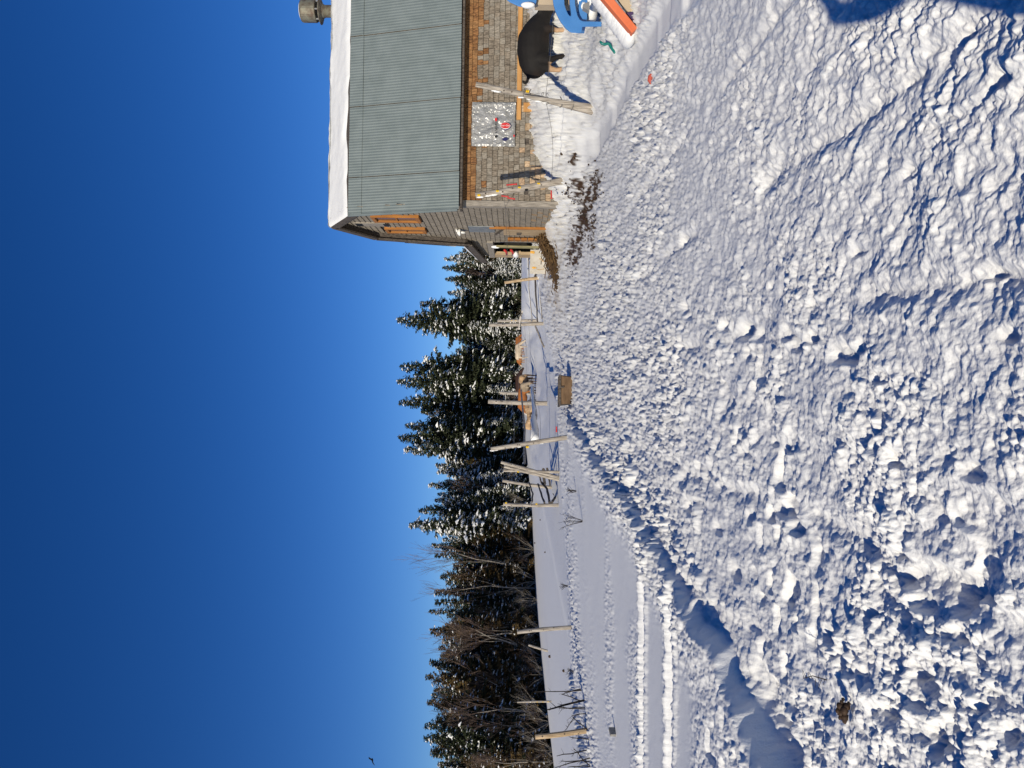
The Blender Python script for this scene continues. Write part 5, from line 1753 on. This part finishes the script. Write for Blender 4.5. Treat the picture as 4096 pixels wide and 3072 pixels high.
    for px, py, dy, kind, i, ws, l in sky_trees:
        put(T[kind][i], px, py, dy, l, 'tree', 'trees on the forest skyline', ws)
    # bare trees
    put(bare[0], 1573, 2268, -.5, 'tallest bare tree with fan of fine branches on the skyline', 'tree', 'bare trees at the forest edge', .75)
    put(bare[1], 1645, 2345, -.5, 'second bare tree, left of the tallest one', 'tree', 'bare trees at the forest edge', .75)
    for px, py, l in ((1674, 2600, 'bare brushy top left of the rounded cedar'), (1697, 2780, 'bare reddish top above the insulator stake'), (1700, 2520, 'bare twigs poking over the rounded cedar'),
                      (1722, 1905, 'thin bare tree in the dip of the skyline'), (1840, 1090, 'reddish bare tree beside the lean-to roof'), (1880, 1140, 'reddish bare tree above the tan new post'), (1730, 2850, 'bare tree between cedars at the far left'), (1770, 2150, 'bare tree right behind the far dark round clod'), (1790, 2320, 'bare brown tree between the two tall bare ones'), (1800, 2410, 'bare brown tree under the short fir'), (1830, 2480, 'bare tree below the sharp lone spire'),
                      (1790, 2570, 'bare brown tree above the tilted stake'), (1820, 2680, 'bare brown tree under the knobbly cedar top'), (1790, 2760, 'bare brown tree right of the insulator stake'), (1800, 2890, 'bare brown tree behind the shaggy broken stem'), (1810, 2980, 'bare brown tree over the thick rough post'), (1780, 3040, 'bare brown tree at the very left edge')):
        put(rg.choice(bare), px, py, rg.uniform(-1, 1), l, 'tree', 'bare trees at the forest edge', rg.uniform(.9, 1.3))
    # the rest of the wood, row behind row
    def fill_v(py):
        return float(np.interp(py, [900, 1030, 1190, 1230, 1330, 1420, 1560, 1820, 1880, 2000, 2080, 2160, 2300, 2500, 2700, 2900, 3200],
                               [1820, 1810, 1820, 1790, 1800, 1790, 1690, 1690, 1760, 1770, 1740, 1770, 1760, 1740, 1730, 1720, 1720]))
    lab = {'tall': 'snow dusted spruce', 'snowy': 'snow laden spruce', 'olive': 'brown-green cedar', 'narrow': 'narrow fir'}
    grp = {'tall': 'spruces in the thick of the wood', 'snowy': 'snow laden spruces in the thick of the wood', 'olive': 'cedars in the thick of the wood', 'narrow': 'firs in the thick of the wood'}
    for row, (dy, step) in enumerate(((4.5, 62), (8.5, 66), (13, 74), (19, 84))):
        py = 930 + rg.uniform(0, 40)
        while py < 3260:
            left = py > 2150
            kind = rg.choices(['tall', 'snowy', 'olive', 'narrow'], [.16, .06, .64, .14] if left else [.45, .28, .22, .05])[0]
            px = fill_v(py) + rg.uniform(-8, 75) + (30 if row < 1 else 0)
            put(rg.choice(T[kind]), px, py, dy + rg.uniform(-1.5, 1.5), '%s, %s row of the wood, %s' % (lab[kind], ('second', 'third', 'fourth', 'rearmost')[row], place(py)), 'tree', grp[kind], rg.uniform(.9, 1.35), many=py)
            py += step * rg.uniform(.75, 1.3)
    # edge of the wood: lower trees and thickets in front
    py = 1000
    while py < 2130:
        kind = rg.choices(['snowy', 'tall', 'olive'], [.5, .3, .2])[0]
        put(rg.choice(T[kind]), rg.uniform(1840, 1960), py, rg.uniform(-1.5, 1.5), 'lower %s at the wood edge, %s' % ({'snowy': 'snow laden spruce', 'tall': 'dark spruce', 'olive': 'brownish cedar'}[kind], place(py)), 'tree', 'lower %s along the wood edge' % {'snowy': 'snowy spruces', 'tall': 'dark spruces', 'olive': 'cedars'}[kind], rg.uniform(1.0, 1.5), many=py)
        py += rg.uniform(45, 85)
    while py < 3200:
        put(rg.choice(T['olive']), rg.uniform(1830, 1960), py, rg.uniform(0, 3), 'lower brownish cedar at the wood edge, ' + place(py), 'tree', 'lower cedars along the wood edge', rg.uniform(1.1, 1.6), many=py)
        py += rg.uniform(70, 110)
    yl = [('young snow-coated spruce nearest the lean-to', 1055), ('young snow-coated spruce right of the tan new post', 1090), ('young snow-coated spruce left of the tan new post', 1165), ('young snow-coated spruce behind the crossed poles', 1900),
          ('young snow-coated spruce behind the smooth leaning post', 1960), ('young snow-coated spruce behind the straight end post', 2030), ('young snow-coated spruce below the snow-heavy tall spruce', 2090), ('young snow-coated spruce under the central pair', 1480), ('young snow-coated spruce right of the tallest pale post', 1560), ('young snow-coated spruce above the lying tan cow', 1690)]
    for l, py in yl:
        put(T['young'][0], rg.uniform(1915, 1985), py, rg.uniform(-3.5, -1.5), l, 'tree', 'young snowy spruces before the wood', rg.uniform(.8, 1.1))
    py = 1200
    while py < 3180:
        left = py > 2080
        n = rg.choice(shrub[:2] if left and rg.random() < .75 else shrub)
        put(n, rg.uniform(1975, 2050) if not left else rg.uniform(1955, 2110) + (py - 2100) * .06, py, rg.uniform(-2.5, 1.5), ('leafless grey shrub at the foot of the wood, ' if n in shrub[:2] else 'leafless reddish shrub at the foot of the wood, ') + place(py), 'shrub',
            'grey shrubs along the foot of the wood' if n in shrub[:2] else 'reddish shrubs along the foot of the wood', rg.uniform(.9, 1.6), many=py)
        py += rg.uniform(40, 90) if not left else rg.uniform(16, 34)
    same = {}
    for py, r in sorted(repeats, key=lambda q: q[0]):
        same.setdefault(r['label'], []).append(r)
    for l, rs in same.items():
        for k, r in enumerate(rs):
            if len(rs) == 2: r['label'] = ('right ', 'left ')[k] + l
            elif len(rs) == 3: r['label'] = ('right ', 'middle ', 'left ')[k] + l
            elif len(rs) in (5, 6): r['label'] = ('rightmost ', 'second from right ', 'third from right ', 'fourth from right ', 'fifth from right ', 'sixth from right ')[k] + l
            elif len(rs) == 4: r['label'] = ('rightmost ', 'inner right ', 'inner left ', 'leftmost ')[k] + l
    for lst in list(protos.values()) + [bare, shrub]:
        for p in lst:
            if p.name not in col.objects:
                for c in list(p.children):
                    for g in list(c.children): bpy.data.objects.remove(g)
                    bpy.data.objects.remove(c)
forest()
